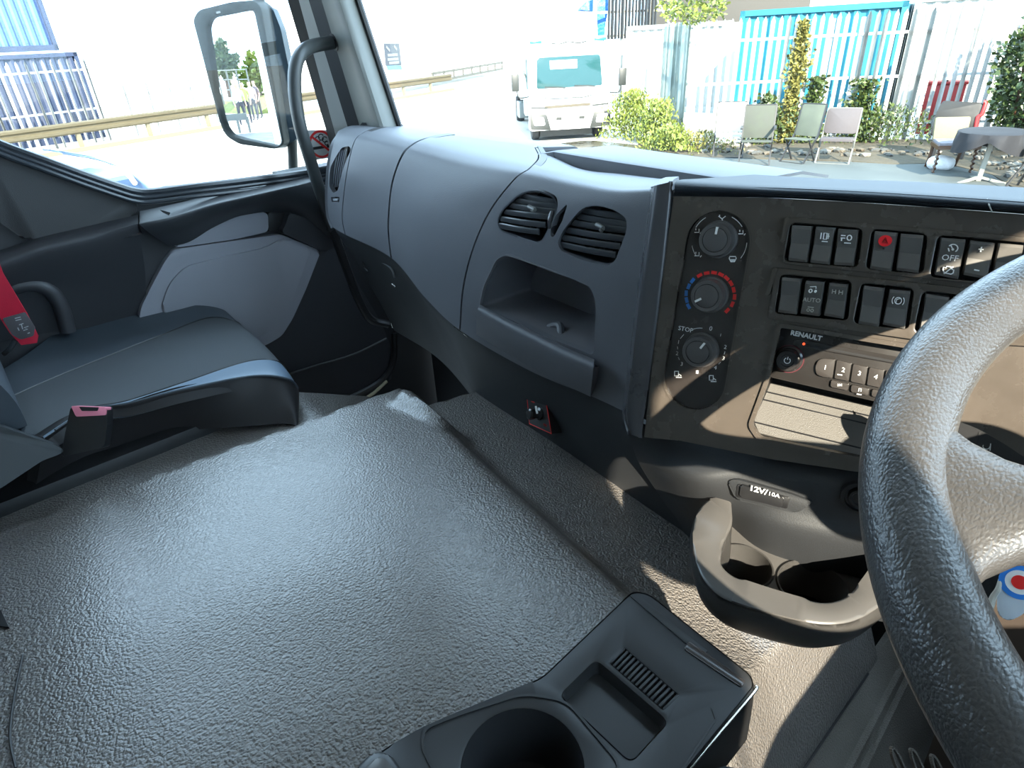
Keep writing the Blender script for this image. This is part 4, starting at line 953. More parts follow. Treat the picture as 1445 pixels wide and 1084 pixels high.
# column stalk seen through the wheel
sn_ = (CAM-dep(1400, 640, .5)).normalized()
so_ = dep(1400, 640, .47)
def kp2(x, y, o=0): return onp(x, y, so_, sn_, o)
sk2 = thing('column_stalk', kp2(1445, 670, -.02), 'black column stalk with light and horn symbols behind the steering wheel', 'stalk')
P = [(1330, 585), (1345, 592), (1378, 604), (1415, 625), (1445, 645), (1500, 680), (1500, 730), (1440, 712), (1400, 690), (1365, 665), (1335, 635), (1322, 605)]
bm = bmesh.new(); prism(bm, rnd([kp2(*p) for p in P], .006), sn_, -.02, 0, .005, 3); obj('stalk_body', bm, BLK, sk2)
bm = bmesh.new(); stroke(bm, [kp2(1383, 610, .0002), kp2(1371, 656, .0002)], .0012, sn_, 0, .0003); obj('collar_gap', bm, DEEP, sk2)
GY = mat('stalk print', (.45, .45, .42), .5)
bm = bmesh.new()
stroke(bm, [kp2(1392+5*math.cos(t), 630+4*math.sin(t)) for t in [i*PI/6 for i in range(8)]], .0006, sn_, .0002, .0005)
stroke(bm, [kp2(1398, 626), kp2(1397, 636)], .0006, sn_, .0002, .0005)
stroke(bm, [kp2(1384, 639), kp2(1391, 641), kp2(1389, 646), kp2(1382, 644)], .0006, sn_, .0002, .0005, closed=True)
stroke(bm, [kp2(1371, 636), kp2(1374, 638)], .0016, sn_, .0002, .0005)
for s3 in (-1, 1): stroke(bm, [kp2(1413+s3*8, 656+s3*2), kp2(1413+s3*3, 650+s3*2), kp2(1413+s3*3, 659+s3*2)], .0007, sn_, .0002, .0005, closed=True)
stroke(bm, [kp2(1384, 660), kp2(1394, 666), kp2(1400, 664), kp2(1398, 670), kp2(1390, 668)], .0008, sn_, .0002, .0005)
stroke(bm, [kp2(1388, 655), kp2(1386, 664)], .0008, sn_, .0002, .0005)
obj('stalk_symbols', bm, GY, sk2, ang=0)
# instrument binnacle behind the wheel
bn = thing('instrument_binnacle', (.7, .66, 1.95), 'pale beige instrument binnacle seen through the steering wheel opening', 'binnacle')
BEI = mat('binnacle pale plastic', (.30, .28, .24), .3, None, .1)
b0 = V3((.50, .61, 2.06)); bn_ = V3((-.12, -.85, .5)).normalized()
def bp(x, y, o=0): return onp(x, y, b0, bn_, o)
bm = bmesh.new(); prism(bm, rnd([bp(*p) for p in [(1418, 470), (1600, 430), (1600, 640), (1438, 594), (1392, 580)]], .004), bn_, -.02, 0, .003); obj('lit_panel', bm, BEI, bn)
bm = bmesh.new(); prism(bm, rnd([bp(*p) for p in [(1368, 500), (1398, 480), (1372, 530), (1358, 574), (1348, 578), (1350, 540)]], .003), bn_, -.02, .0, .002); obj('lit_panel', bm, BEI, bn)
bm = bmesh.new(); prism(bm, [bp(*p) for p in [(1390, 470), (1425, 462), (1392, 600), (1364, 600), (1375, 530)]], bn_, -.02, .008, .003); obj('black_column', bm, BLK, bn)
bm = bmesh.new(); prism(bm, [bp(*p) for p in [(1335, 575), (1395, 580), (1620, 640), (1620, 720), (1335, 640)]], bn_, -.05, -.01, .003); obj('lower_shroud', bm, BLK, bn)
bm = bmesh.new(); prism(bm, [bp(*p) for p in [(1340, 440), (1900, 400), (1900, 900), (1340, 700)]], bn_, -.05, -.03); obj('back_shell', bm, LOW, bn)
# key fob with roundel hanging below the column
ko = dep(1425, 850, .50); kn_ = (CAM-ko).normalized()
def fp(x, y, o=0): return onp(x, y, ko, kn_, o)
kf = thing('key_fob', fp(1420, 877), 'white key fob with blue and red roundel hanging below the steering column', 'key fob')
bm = bmesh.new(); prism(bm, rnd([fp(*p) for p in [(1415, 818), (1450, 808), (1470, 820), (1462, 850), (1440, 870), (1422, 877), (1408, 868), (1406, 845)]], .008, 5), kn_, -.006, 0, .0015); fb = obj('fob_body', bm, mat('fob white', (.55, .6, .66), .25), kf)
c = fp(1439, 822)
for nm, r, h, M in (('roundel_outer', .0135, .0005, BLUE), ('roundel_middle', .0095, .001, WHITE), ('roundel_centre', .0055, .0015, RED)):
    bm = bmesh.new(); u4, v4, n4 = basis(kn_); prism(bm, [c+(u4*math.cos(t)+v4*math.sin(t))*r for t in [2*PI*i/32 for i in range(32)]], kn_, 0, h); obj(nm, bm, M, fb)
bm = bmesh.new(); tube(bm, [fp(1412, 818, -.002), fp(1408, 832, .002), fp(1402, 842, 0), fp(1398, 853, 0), fp(1394, 862, .001)], lambda t: .0016+.0016*t, 8, 5); obj('frayed_string', bm, mat('string', (.45, .43, .38), .9), kf)
bm = bmesh.new(); tube(bm, [fp(1436, 812, -.003), fp(1440, 795, -.004), fp(1446, 770, -.006)], .0012, 6, 3); obj('key_ring_cord', bm, CHROME, kf)

# =================================================================== PASSENGER SEAT
ps = thing('passenger_seat', (-.78, .05, 1.19), 'dark blue grey passenger seat cushion with paler bolster strip by the door', 'seat')
SG = [[(-60, 560, 1.86), (-50, 590, 1.855), (0, 605, 1.86), (55, 615, 1.865), (62, 618, 1.868), (62, 625, 1.865), (50, 690, 1.79)],
      [(30, 505, 1.865), (60, 540, 1.852), (95, 560, 1.853), (120, 578, 1.865), (125, 581, 1.868), (125, 586, 1.865), (115, 655, 1.79)],
      [(95, 462, 1.868), (128, 512, 1.85), (160, 535, 1.852), (178, 566, 1.864), (181, 570, 1.868), (182, 576, 1.864), (172, 635, 1.79)],
      [(180, 439, 1.868), (222, 475, 1.85), (245, 505, 1.852), (255, 541, 1.864), (257, 550, 1.868), (258, 557, 1.862), (248, 610, 1.79)],
      [(270, 431, 1.858), (292, 449, 1.842), (322, 475, 1.845), (345, 511, 1.855), (352, 530, 1.858), (353, 540, 1.85), (345, 602, 1.785)],
      [(312, 436, 1.84), (330, 453, 1.832), (358, 476, 1.836), (388, 509, 1.842), (402, 531, 1.844), (402, 545, 1.83), (400, 598, 1.78)],
      [(324, 448, 1.81), (343, 464, 1.80), (374, 491, 1.80), (404, 524, 1.805), (419, 546, 1.805), (421, 558, 1.80), (420, 602, 1.775)],
      [(330, 470, 1.77), (348, 485, 1.76), (376, 510, 1.76), (404, 545, 1.76), (418, 566, 1.76), (419, 575, 1.76), (418, 606, 1.755)]]
SG = [[onz(*p) for p in r] for r in SG]
def seatpart(name, t0, t1, nu, M):
    bm = sheet(cgrid(SG, t0, t1, nu, 60), .02, V3((-.6, .1, 2.6))); return obj(name, bm, M, ps, ang=70)
seatpart('outer_bolster', 0, 1.0, 12, SEAT); seatpart('centre_panel', 1.0, 3.0, 26, SEATC)
seatpart('inner_strip', 3.0, 4.3, 12, VINYL); seatpart('side_skirt', 4.3, 6.0, 14, mat('seat side black', (.022, .02, .021), .5, ('noise', 900, .2, .0004), spec=.3))
for t, nm in ((1.0, 'stitched_seam'), (3.0, 'stitched_seam'), (4.3, 'piping')):
    P = [r[0] for r in cgrid(SG, t, t+.001, 1, 60)][2:52]
    bm = bmesh.new(); tube(bm, [p+V3((0, 0, -.0008 if nm != 'piping' else .001)) for p in P], .0022, 6, 1); obj(nm, bm, RUB if nm != 'piping' else SEAT, ps)
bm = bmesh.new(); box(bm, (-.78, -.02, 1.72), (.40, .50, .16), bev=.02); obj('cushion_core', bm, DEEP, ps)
bm = bmesh.new(); box(bm, (-.78, -.02, 1.42), (.34, .42, .46), bev=.02); obj('seat_plinth', bm, LOW, ps)
# backrest edge and reclining bracket at the left frame edge
bq = [onz(-60, 520, 1.98), onz(-20, 470, 2.0), onz(6, 500, 1.97), onz(18, 545, 1.95), onz(30, 590, 1.93), onz(28, 615, 1.91), onz(-60, 620, 1.91)]
n_ = (CAM-bq[3]).normalized(); O_ = onz(18, 545, 1.93)
bq = [onp(x, y, O_, n_) for x, y in [(-160, 430), (-30, 440), (0, 470), (8, 520), (20, 556), (29, 590), (30, 612), (-160, 680)]]
bp_ = rnd([V3((-.985, y_, z_)) for y_, z_ in [(-.03, 1.86), (-.025, 1.93), (-.07, 2.08), (-.14, 2.32), (-.19, 2.52), (-.23, 2.57), (-.30, 2.55), (-.31, 2.35), (-.26, 2.02), (-.20, 1.84)]], .03, 4)
bm = bmesh.new(); prism(bm, bp_, X_, 0, .385, .03, 4); obj('backrest', bm, SEAT, ps)
O_ = onz(40, 620, 1.90); aq = [(-120, 585), (0, 601), (40, 615), (78, 628), (92, 637), (80, 643), (60, 650), (0, 690), (-120, 740)]
bm = bmesh.new(); prism(bm, rnd([onp(x, y, O_, n_) for x, y in aq], .006), n_, -.06, 0, .008, 3); obj('recliner_cover', bm, mat('recliner plastic', (.018, .022, .025), .5), ps)
# buckle
bO = onz(125, 600, 1.885); bN = (V3((.9, -.35, .5))).normalized()
def bz(x, y, o=0): return onp(x, y, bO, bN, o)
bk = thing('seat_buckle', bz(120, 640), 'black seat belt buckle with red release button beside the passenger seat', 'buckle')
bm = bmesh.new(); prism(bm, rnd([bz(*p) for p in [(100, 573), (151, 575), (151, 600), (147, 632), (86, 645), (92, 610)]], .004), bN, -.028, 0, .004, 3); obj('buckle_body', bm, BLK, bk)
bm = bmesh.new(); prism(bm, rnd([bz(*p, .001) for p in [(101, 573), (151, 575), (150, 586), (108, 588)]], .002), bN, -.02, .0025, .001); obj('release_button', bm, mat('worn pink release', (.75, .22, .30), .4), bk)
bm = bmesh.new(); prism(bm, rnd([bz(*p, .003) for p in [(112, 574), (140, 575), (138, 580), (116, 580)]], .001), bN, 0, .0015); obj('tongue_slot', bm, DEEP, bk)
# seat belt
bl = thing('seat_belt', onx(40, 486, -.985), 'red seat belt with dark printed label at the left edge of the frame', 'seat belt')
beX = -.955
def bx_(x, y, o=0): return onp(x, y, onx(20, 440, beX), V3((.93, -.3, .2)).normalized(), o)
bN2 = V3((.93, -.3, .2)).normalized()
bm = bmesh.new(); prism(bm, [bx_(-70, 270), bx_(-40, 262), bx_(4, 385), bx_(38, 442), (bx_(2, 452)), bx_(-30, 380)], bN2, -.0015, .0015, .0005); obj('webbing', bm, mat('red webbing', (.62, .01, .04), .6, ('noise', 1200, .5, .0006), .08), bl)
bm = bmesh.new(); prism(bm, [bx_(2, 452), bx_(38, 442), bx_(54, 474), bx_(52, 484), bx_(30, 487), bx_(14, 470)], bN2, -.002, .001, .0005); obj('webbing', bm, mat('red webbing', (.62, .01, .04), .6), bl)
bm = bmesh.new(); prism(bm, rnd([bx_(*p) for p in [(4, 449), (36, 440), (50, 462), (48, 474), (30, 479), (18, 472)]], .003), bN2, 0, .004, .0015); tg = obj('tongue_label', bm, mat('belt label', (.10, .09, .095), .35), bl)
bm = bmesh.new()
for L in [[(22, 449), (30, 447)], [(23, 452), (31, 450)], [(28, 458), (34, 456)], [(31, 457), (33, 464)], [(34, 466), (40, 464), (35, 462), (41, 460)], [(26, 462), (28, 466)], [(40, 470), (43, 469)]]:
    stroke(bm, [bx_(*p) for p in L], .0014, bN2, .004, .0046)
obj('label_print', bm, mat('print grey', (.5, .5, .5), .5), tg, ang=0)
bm = bmesh.new(); tube(bm, [bx_(22, 480, -.004), bx_(14, 492, -.006), bx_(5, 500, -.01)], .004, 8, 3); obj('anchor_bolt', bm, mat('anchor steel', (.3, .3, .3), .3, metal=1), bl)

# =================================================================== DOOR MIRROR
MP = onx(345, 110, -1.35); an = math.radians(34.1)
MN = V3((math.sin(an), -math.cos(an), .012)).normalized()
def mp(x, y, o=0): return onp(x, y, MP, MN, o)
mr = thing('door_mirror', mp(405, 232), 'large black truck door mirror outside the side window', 'mirror')
hs = [(275, 28), (283, 14), (330, 3), (362, 0), (372, 12), (404, 203), (392, 210), (340, 203), (322, 192), (315, 178)]
gs = [(294, 38), (300, 25), (350, 15), (361, 15), (400, 200), (394, 206), (345, 196), (328, 190), (318, 176), (306, 128)]
HM = mat('mirror housing', (.026, .03, .028), .55, None, .1, spec=.25)
bm = plate(bmesh.new(), rnd([mp(*p) for p in hs], .012), [rnd([mp(*p) for p in gs], .012)], MN, -.02, .010, .003); obj('bezel', bm, HM, mr, ang=50)
bm = bmesh.new(); prism(bm, rnd([mp(*p, -.002) for p in gs], .010), MN, -.006, 0); obj('mirror_glass', bm, mat('silvered glass', (.93, .95, .95), .0, metal=1), mr)
c = sum((mp(*p) for p in hs), V3())/len(hs)
H0 = rnd([mp(*p, -.012) for p in hs], .012)
rows = [[c-MN*d+(p-c)*k for p in H0] for d, k in [(0, 1), (.03, 1.02), (.06, .97), (.085, .84), (.10, .6)]]
bm = bmesh.new(); V = grid_mesh(bm, rows, True); bm.faces.new(V[-1]); obj('housing', bm, HM, mr, ang=60)
bm = bmesh.new(); prism(bm, rnd([onp(x, y, mp(385, 100, -.03), V3((.75, -.62, .05)).normalized()) for x, y in [(362, 4), (384, 10), (396, 40), (423, 170), (420, 196), (404, 205), (400, 200)]], .008), V3((.75, -.62, .05)), -.05, 0, .008, 3); obj('side_shell', bm, mat('mirror shell blue grey', (.03, .047, .06), .5, None, .1, spec=.25), mr)
bm = bmesh.new(); tube(bm, [mp(364, -40, -.04), mp(366, 10, -.04)], .014, 12, 1); obj('upper_arm', bm, HM, mr)
bm = bmesh.new(); tube(bm, [mp(412, 190, -.04), mp(414, 245, -.05)], .013, 12, 1); obj('lower_arm', bm, HM, mr)
bm = bmesh.new(); bar(bm, mp(306, 18, .010), mp(311, 17, .010), .004); obj('mould_mark', bm, mat('pale scratch', (.35, .36, .34), .5), mr)

# =================================================================== OUTSIDE
def gz(x, y): return onz(x, y, 0)
GND = mat('pale concrete yard', (.42, .40, .36), .9, ('noise', 3, .3, .02), .12, vscale=.6)
bm = bmesh.new(); box(bm, (-20, -10, -.15), (260, 260, .3)); struct('ground', bm, GND)
SLM = mat('shade darkened slab', (.05, .06, .058), .85, ('noise', 6, .3, .01), .2, vscale=1.2)  # shade lying over the slab is put into this darker grey
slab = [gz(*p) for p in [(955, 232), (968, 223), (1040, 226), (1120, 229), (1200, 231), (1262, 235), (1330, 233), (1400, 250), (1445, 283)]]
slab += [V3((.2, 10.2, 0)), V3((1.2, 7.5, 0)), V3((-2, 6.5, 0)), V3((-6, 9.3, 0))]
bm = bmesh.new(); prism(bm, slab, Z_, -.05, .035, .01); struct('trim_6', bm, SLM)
# soil strip with rubble at the foot of the fence
soil = [gz(*p) for p in [(900, 205), (960, 222), (1040, 224), (1120, 227), (1200, 229), (1262, 233), (1330, 231), (1400, 248), (1460, 285)]]+[V3((.5, 11.2, 0)), V3((.3, 16.6, 0)), V3((-3, 16.4, 0)), V3((-5.4, 15.1, 0)), V3((-8, 13, 0)), V3((-9.2, 13.1, 0))]
bm = bmesh.new(); prism(bm, soil, Z_, -.05, .02); so3 = struct('trim_7', bm, mat('dry soil', (.045, .037, .022), .95, ('noise', 8, .8, .05), .3, vscale=3))
SM = [mat('rubble pale', (.13, .12, .10), .9), mat('rubble tan', (.08, .065, .045), .9), mat('rubble grey', (.05, .05, .045), .9)]
def rock_mesh(seed):
    rr = random.Random(seed); b = bmesh.new(); bmesh.ops.create_icosphere(b, subdivisions=1, radius=1)
    for v in b.verts: v.co = V3((v.co.x*rr.uniform(.7, 1.2), v.co.y*rr.uniform(.7, 1.2), v.co.z*rr.uniform(.4, .8)))
    return b
RM = []
for s_ in range(6):
    b = rock_mesh(s_); me = bpy.data.meshes.new('stone'); b.to_mesh(me); b.free(); me.materials.append(SM[s_ % 3]); RM.append(me)
def strip_pt(t, w_):
    A = [gz(*p) for p in [(965, 214), (1050, 218), (1130, 220), (1200, 221), (1262, 224), (1330, 222), (1395, 232), (1440, 262)]]
    p = cr(A, t*7); return p+V3((.2, .8, 0)).normalized()*w_
rr = random.Random(4)
for k in range(170):
    p = strip_pt(rr.random(), rr.uniform(-.1, 1.0)); s_ = rr.uniform(.03, .12)
    o = bpy.data.objects.new('stone', RM[k % 6]); COL.objects.link(o); o.parent = so3; WL[o.name] = V3((0, 0, 0)); o.location = (p.x, p.y, .02+s_*.25); o.scale = (s_, s_*rr.uniform(.6, 1), s_*.7); o.rotation_euler = (0, 0, rr.uniform(0, 6))
# dark glossy patch in front of the van
bm = bmesh.new(); prism(bm, rnd([gz(*p) for p in [(770, 205), (830, 198), (900, 205), (960, 215), (950, 226), (880, 216), (800, 212)]], .3), Z_, -.02, .008); struct('trim_8', bm, mat('dark ground', (.05, .045, .03), .3, ('noise', 5, .3, .01), .3, vscale=3))

# ---- palisade fences
PALM = mat('galvanised paling', (.36, .37, .36), .6, None, .05)
PALD = mat('shade darkened paling', (.055, .065, .07), .6)  # the side run's shade is painted in as a darker paling colour
def paling_mesh(h, w_, M):
    b = bmesh.new(); pts = [(-w_/2, 0), (-w_/2*.3, -.018), (w_/2*.3, -.018), (w_/2, 0)]
    rows = []
    for z, k in [(0.02, 1), (h*.93, 1), (h*.965, 1.0), (h, .15)]: rows.append([V3((x*k, y, z)) for x, y in pts])
    V = grid_mesh(b, rows); bmesh.ops.solidify(b, geom=b.faces[:], thickness=.004)
    me = bpy.data.meshes.new('paling'); b.to_mesh(me); b.free(); me.materials.append(M); return me
def palisade(name, A, B, h, n, w_, M, label, rails=(.35, 1.25, 2.05), step=None, group=None):
    root = thing('palisade_fence', A, label, 'fence', group)
    d = (B-A); L = d.length; d.normalize(); az = math.atan2(d.y, d.x); me = paling_mesh(h, w_, M)
    for k in range(n):
        o = bpy.data.objects.new('paling', me); link(o, root); o.location = d*(L*(k+.5)/n); o.rotation_euler = (0, 0, az)
    nr = V3((-d.y, d.x, 0))
    for z in rails:
        b = bmesh.new(); box(b, (A+B)/2+nr*.03+Z_*z, (L, .035, .05), az); obj('rail', b, M, root)
    for k in range(int(L/2.75)+1):
        b = bmesh.new(); box(b, A+d*min(L, k*2.75)+nr*.09+Z_*h*.48, (.09, .07, h*.96), az); obj('post', b, M, root)
    return root
fB, fE = gz(972, 206), gz(1405, 203)
fE = V3((-2.9, 16.6, 0)); 
palisade('f', gz(968, 207), gz(1180, 199), 2.45, 20, .085, PALM, 'white palisade fence behind the row of folding chairs')
palisade('f', gz(1180, 199)+V3((.08, .03, 0)), fE, 2.45, 18, .085, PALM, 'white palisade fence behind the wooden chair and round table')
palisade('f', V3((-11.6, 17.0, 0)), gz(962, 206), 2.45, 34, .085, mat('green tinted paling', (.26, .31, .29), .6), 'greenish palisade fence running back behind the weeds beside the white truck')
palisade('f', fE+V3((.1, -.05, 0)), V3((.6, 10.9, 0)), 2.45, 34, .11, PALD, 'palisade fence coloured dark for its shaded side, turning toward the camera at the right edge')
# ---- left yard boundary
lA, lB = gz(-60, 237), gz(320, 176)
dl = (lB-lA).normalized()
palisade('f', lA-dl*6-V3((.6, 0, 0)), lA+(lB-lA)*.52-V3((.6, 0, 0)), 2.4, 44, .082, PALM, 'tall white palisade fence in front of the stacked blue containers', rails=(.45, 1.0, 2.1))
palisade('f', lA+(lB-lA)*.52+V3((-.6, .1, 0)), lB+dl*4-V3((.6, 0, 0)), 1.6, 60, .08, mat('bright paling', (.5, .5, .48), .6), 'low white palisade fence beyond the crash barrier, behind the door mirror', rails=(.35, 1.3))
gb = thing('crash_barrier', lA, 'beige steel crash barrier on short posts along the left yard edge', 'barrier')
BE = mat('beige barrier steel', (.15, .125, .075), .5)
off = V3((.9, 0, 0)); La, Lb = lA+off-dl*6, lB+off+dl*14
bm = bmesh.new(); nrm = V3((dl.y, -dl.x, 0))
prof = [(0, .80), (.05, .76), (.05, .70), (0, .66), (0, .62), (.05, .58), (.05, .52), (0, .48)]
grid_mesh(bm, [[La+nrm*a+Z_*z for a, z in prof], [Lb+nrm*a+Z_*z for a, z in prof]]); bmesh.ops.solidify(bm, geom=bm.faces[:], thickness=.01); obj('barrier_beam', bm, BE, gb)
bm = bmesh.new(); box(bm, (La+Lb)/2+Z_*.06+nrm*.05, ((Lb-La).length, .16, .12), math.atan2(dl.y, dl.x)); obj('kerb', bm, mat('kerb grey', (.12, .11, .08), .9), gb)
L = (Lb-La).length
for k in range(int(L/2.2)):
    b = bmesh.new(); box(b, La+dl*(k*2.2+.4)-nrm*.07+Z_*.4, (.10, .12, .8), math.atan2(dl.y, dl.x)); obj('barrier_post', b, BE, gb)
# ---- stacked containers on the left
def container(name_label, A, B, z0, h, depth, Mc, cat='container', away=1, corr=.28, Mf=None):
    d = (B-A); L = d.length; d.normalize(); n_ = V3((d.y, -d.x, 0))
    if n_.dot(CAM-A) < 0: n_ = -n_
    root = thing('shipping_container', A+Z_*z0, name_label, cat)
    bm = bmesh.new(); rows = [[], []]
    k = 0; x = .12; P = []
    while x < L-.12:
        for dx, o_ in ((0, 0), (corr*.3, 0), (corr*.5, -.05), (corr*.8, -.05)):
            if x+dx < L-.12: P.append((x+dx, o_))
        x += corr
    grid_mesh(bm, [[A+d*x+n_*(o_-.03)+Z_*(z0+.14) for x, o_ in P], [A+d*x+n_*(o_-.03)+Z_*(z0+h-.12) for x, o_ in P]])
    obj('corrugated_side', bm, Mc, root, ang=20)
    az = math.atan2(d.y, d.x); Mf = Mf or Mc
    bm = bmesh.new()
    for z in (z0+.08, z0+h-.06): box(bm, A+d*L/2-n_*.05+Z_*z, (L, .12, .16 if z < z0+1 else .12), az)
    for x in (.06, L-.06): box(bm, A+d*x-n_*.05+Z_*(z0+h/2), (.12, .12, h), az)
    obj('frame', bm, Mf, root)
    bm = bmesh.new(); box(bm, A+d*L/2-n_*(depth/2+.12)+Z_*(z0+h/2), (L-.05, depth, h-.1), az); obj('container_box', bm, Mc, root)
    return root
B1 = mat('container blue', (.032, .075, .20), .6, None, .15, vscale=2); B2 = mat('container navy', (.014, .024, .055), .6, None, .2, vscale=2)
cA_, cB_ = lA-dl*9-V3((3.2, 0, 0)), gz(175, 205)-V3((3.2, -.2, 0))
container('dark blue corrugated shipping container, lower of the stack behind the left fence', cA_, cB_, 0, 2.6, 2.4, B2)
container('lighter blue corrugated shipping container, upper of the stack behind the left fence', cA_, cB_-dl*.5, 2.66, 2.6, 2.4, B1, Mf=B2)
# ---- containers behind the right fence
def behind(x, y, d): 
    r = ray(x, y); r = V3((r.x, r.y, 0)).normalized(); return V3((CAM.x, CAM.y, 0))+r*d
CYN = mat('container cyan', (.008, .12, .17), .55, None, .2, vscale=1.5)
container('bright cyan blue shipping container behind the white fence', behind(1030, 150, 18.5), behind(1250, 150, 18.0), 0, 2.62, 2.4, CYN, corr=.30)
container('white shipping container behind the fence, left of the cyan one', behind(880, 150, 23), behind(1018, 150, 21.5), 0, 2.45, 2.4, mat('container white', (.34, .35, .33), .6))
container('white shipping container at the far right behind the fence', behind(1258, 150, 19.0), behind(1520, 150, 19.5), 0, 2.7, 2.4, mat('container white', (.34, .35, .33), .6))
# red crates low behind the fence
for i, (x, lab) in enumerate([(1307, 'left red plastic crate behind the white fence'), (1334, 'right dark red plastic crate behind the white fence, nearer the shrub')]):
    p = behind(x, 170, 17.6); r_ = thing('plastic_crate', p, lab, 'crate', 'red crates behind the fence'); az = math.atan2(p.y, p.x-CAM.x)-PI/2
    bm = bmesh.new(); box(bm, p+Z_*.5, (.42, .42, 1.0), az, .02); obj('crate_shell', bm, mat('crate red', (.22, .01, .01), .5), r_)
    bm = bmesh.new(); box(bm, p+Z_*1.03, (.46, .46, .06), az, .01); obj('crate_rim', bm, mat('crate red', (.22, .01, .01), .5), r_)
# ---- dark office block / loaded rack above the containers
p = behind(1020, 100, 34); az = math.atan2(p.y, p.x-CAM.x)-PI/2
ob = thing('portable_cabin', p, 'brown grey two storey portable cabin rising behind the white container', 'building')
OM = mat('cabin brown grey', (.03, .027, .022), .7, None, .2)
bm = bmesh.new(); box(bm, p+Z_*2.6, (6.4, 3, 5.2), az, .03); obj('cabin_wall', bm, OM, ob)
dx = V3((math.cos(az), math.sin(az), 0)); dn = V3((math.sin(az), -math.cos(az), 0))
for k in (-2.1, -.2, 1.7):
    bm = bmesh.new(); box(bm, p+dx*k+dn*1.5+Z_*3.75, (1.3, .06, .7), az, .03); wv_ = obj('window', bm, mat('cabin frame', (.10, .10, .09), .6), ob)
    bm = bmesh.new(); box(bm, p+dx*k+dn*1.54+Z_*3.75, (1.1, .03, .52), az); obj('pane', bm, mat('cabin pane', (.03, .035, .03), .15), wv_)
# scaffold rack with rails
rk = thing('scaffold_rack', behind(880, 120, 24), 'tall scaffold rack loaded with dark tubes behind the parked truck', 'rack')
SC = mat('scaffold tube', (.35, .34, .30), .5); DT = mat('dark stock', (.012, .014, .015), .6)
A = behind(838, 120, 24); B = behind(945, 120, 26); d = (B-A).normalized(); 
for k in range(4):
    q = A+(B-A)*k/3; bm = bmesh.new(); bar(bm, q, q+Z_*3.7, .09); obj('upright', bm, SC, rk)
for z in (2.2, 2.9, 3.6):
    bm = bmesh.new(); bar(bm, A+Z_*z, B+Z_*z, .07); obj('cross_tube', bm, SC, rk)
bm = bmesh.new(); bar(bm, A+(B-A)*.66+Z_*3.6, B+Z_*2.2, .06); obj('brace', bm, SC, rk)
rr = random.Random(9)
for k in range(15):
    q = A+(B-A)*(.02+.62*k/15)+V3((.2, .4, 0)); bm = bmesh.new(); bar(bm, q+Z_*2.1, q+Z_*(3.3+rr.random()*.6), .05+.03*rr.random()); obj('stored_tube', bm, DT, rk)

# ---- parked white lorry facing the camera
P0, P1 = gz(748, 203), gz(860, 196); vx = (P1-P0).normalized(); vf = V3((vx.y, -vx.x, 0)); VW = (P1-P0).length
if vf.dot(CAM-P0) < 0: vf = -vf
van = thing('parked_lorry', (P0+P1)/2, 'white flatbed lorry parked facing the camera beside the weeds', 'lorry')
VM = mat('van white', (.55, .56, .55), .4, None, .02); VG = mat('van windscreen', (.012, .045, .048), .08); VD = mat('van dark plastic', (.014, .016, .014), .5)
vo = (P0+P1)/2-vf*.35
def vp(x, y, z): return vo+vx*x+vf*y+Z_*z     # x right as seen, y towards us
def vpr(name, prof, x0, x1, M, parent=van, bev=.03):
    bm = bmesh.new(); prism(bm, [vp(x0, y, z) for y, z in prof], vx, 0, x1-x0, bev); return obj(name, bm, M, parent)
h = VW/2
vpr('cab_shell', [(.33, .42), (.36, .85), (.33, 1.15), (.12, 2.02), (0, 2.14), (-1.3, 2.16), (-1.45, 2.0), (-1.45, .55), (-1.0, .5), (-.95, .9), (-.2, .9), (-.1, .42)], -h*.97, h*.97, VM)
wsn = (vp(0, .33, 1.2)-vp(0, .12, 2.02)); 
def vfp(x, z, o=0): # point on the sloping windscreen plane
    t = (z-1.15)/.87; return vp(x, .33-.21*t+o, z)
bm = bmesh.new(); nn = vf*.97+Z_*.24
prism(bm, rnd([vfp(-h*.80, 1.22), vfp(h*.80, 1.22), vfp(h*.76, 1.88), vfp(-h*.76, 1.88)], .06), nn, -.02, .012, .01); wsO = obj('windscreen', bm, VG, van)
bm = bmesh.new(); prism(bm, [vfp(-.45, 1.62), vfp(.2, 1.62), vfp(.2, 1.80), vfp(-.45, 1.80)], nn, .012, .016); obj('painted_reflection', bm, mat('painted reflection', (.5, .55, .55), .4), wsO)  # pale panel painted on as a windscreen reflection
for x in (-.1, .62):
    bm = bmesh.new(); tube(bm, [vfp(x, 1.21, .03), vfp(x-.18, 1.235, .03), vfp(x-.5, 1.25, .03)], .012, 6, 2); obj('wiper', bm, VD, van)
bm = bmesh.new(); prism(bm, rnd([vp(-h, .40, .30), vp(h, .40, .30), vp(h*.99, .40, .66), vp(-h*.99, .40, .66)], .05), vf, -.3, .04, .03); bu = obj('bumper', bm, VM, van)
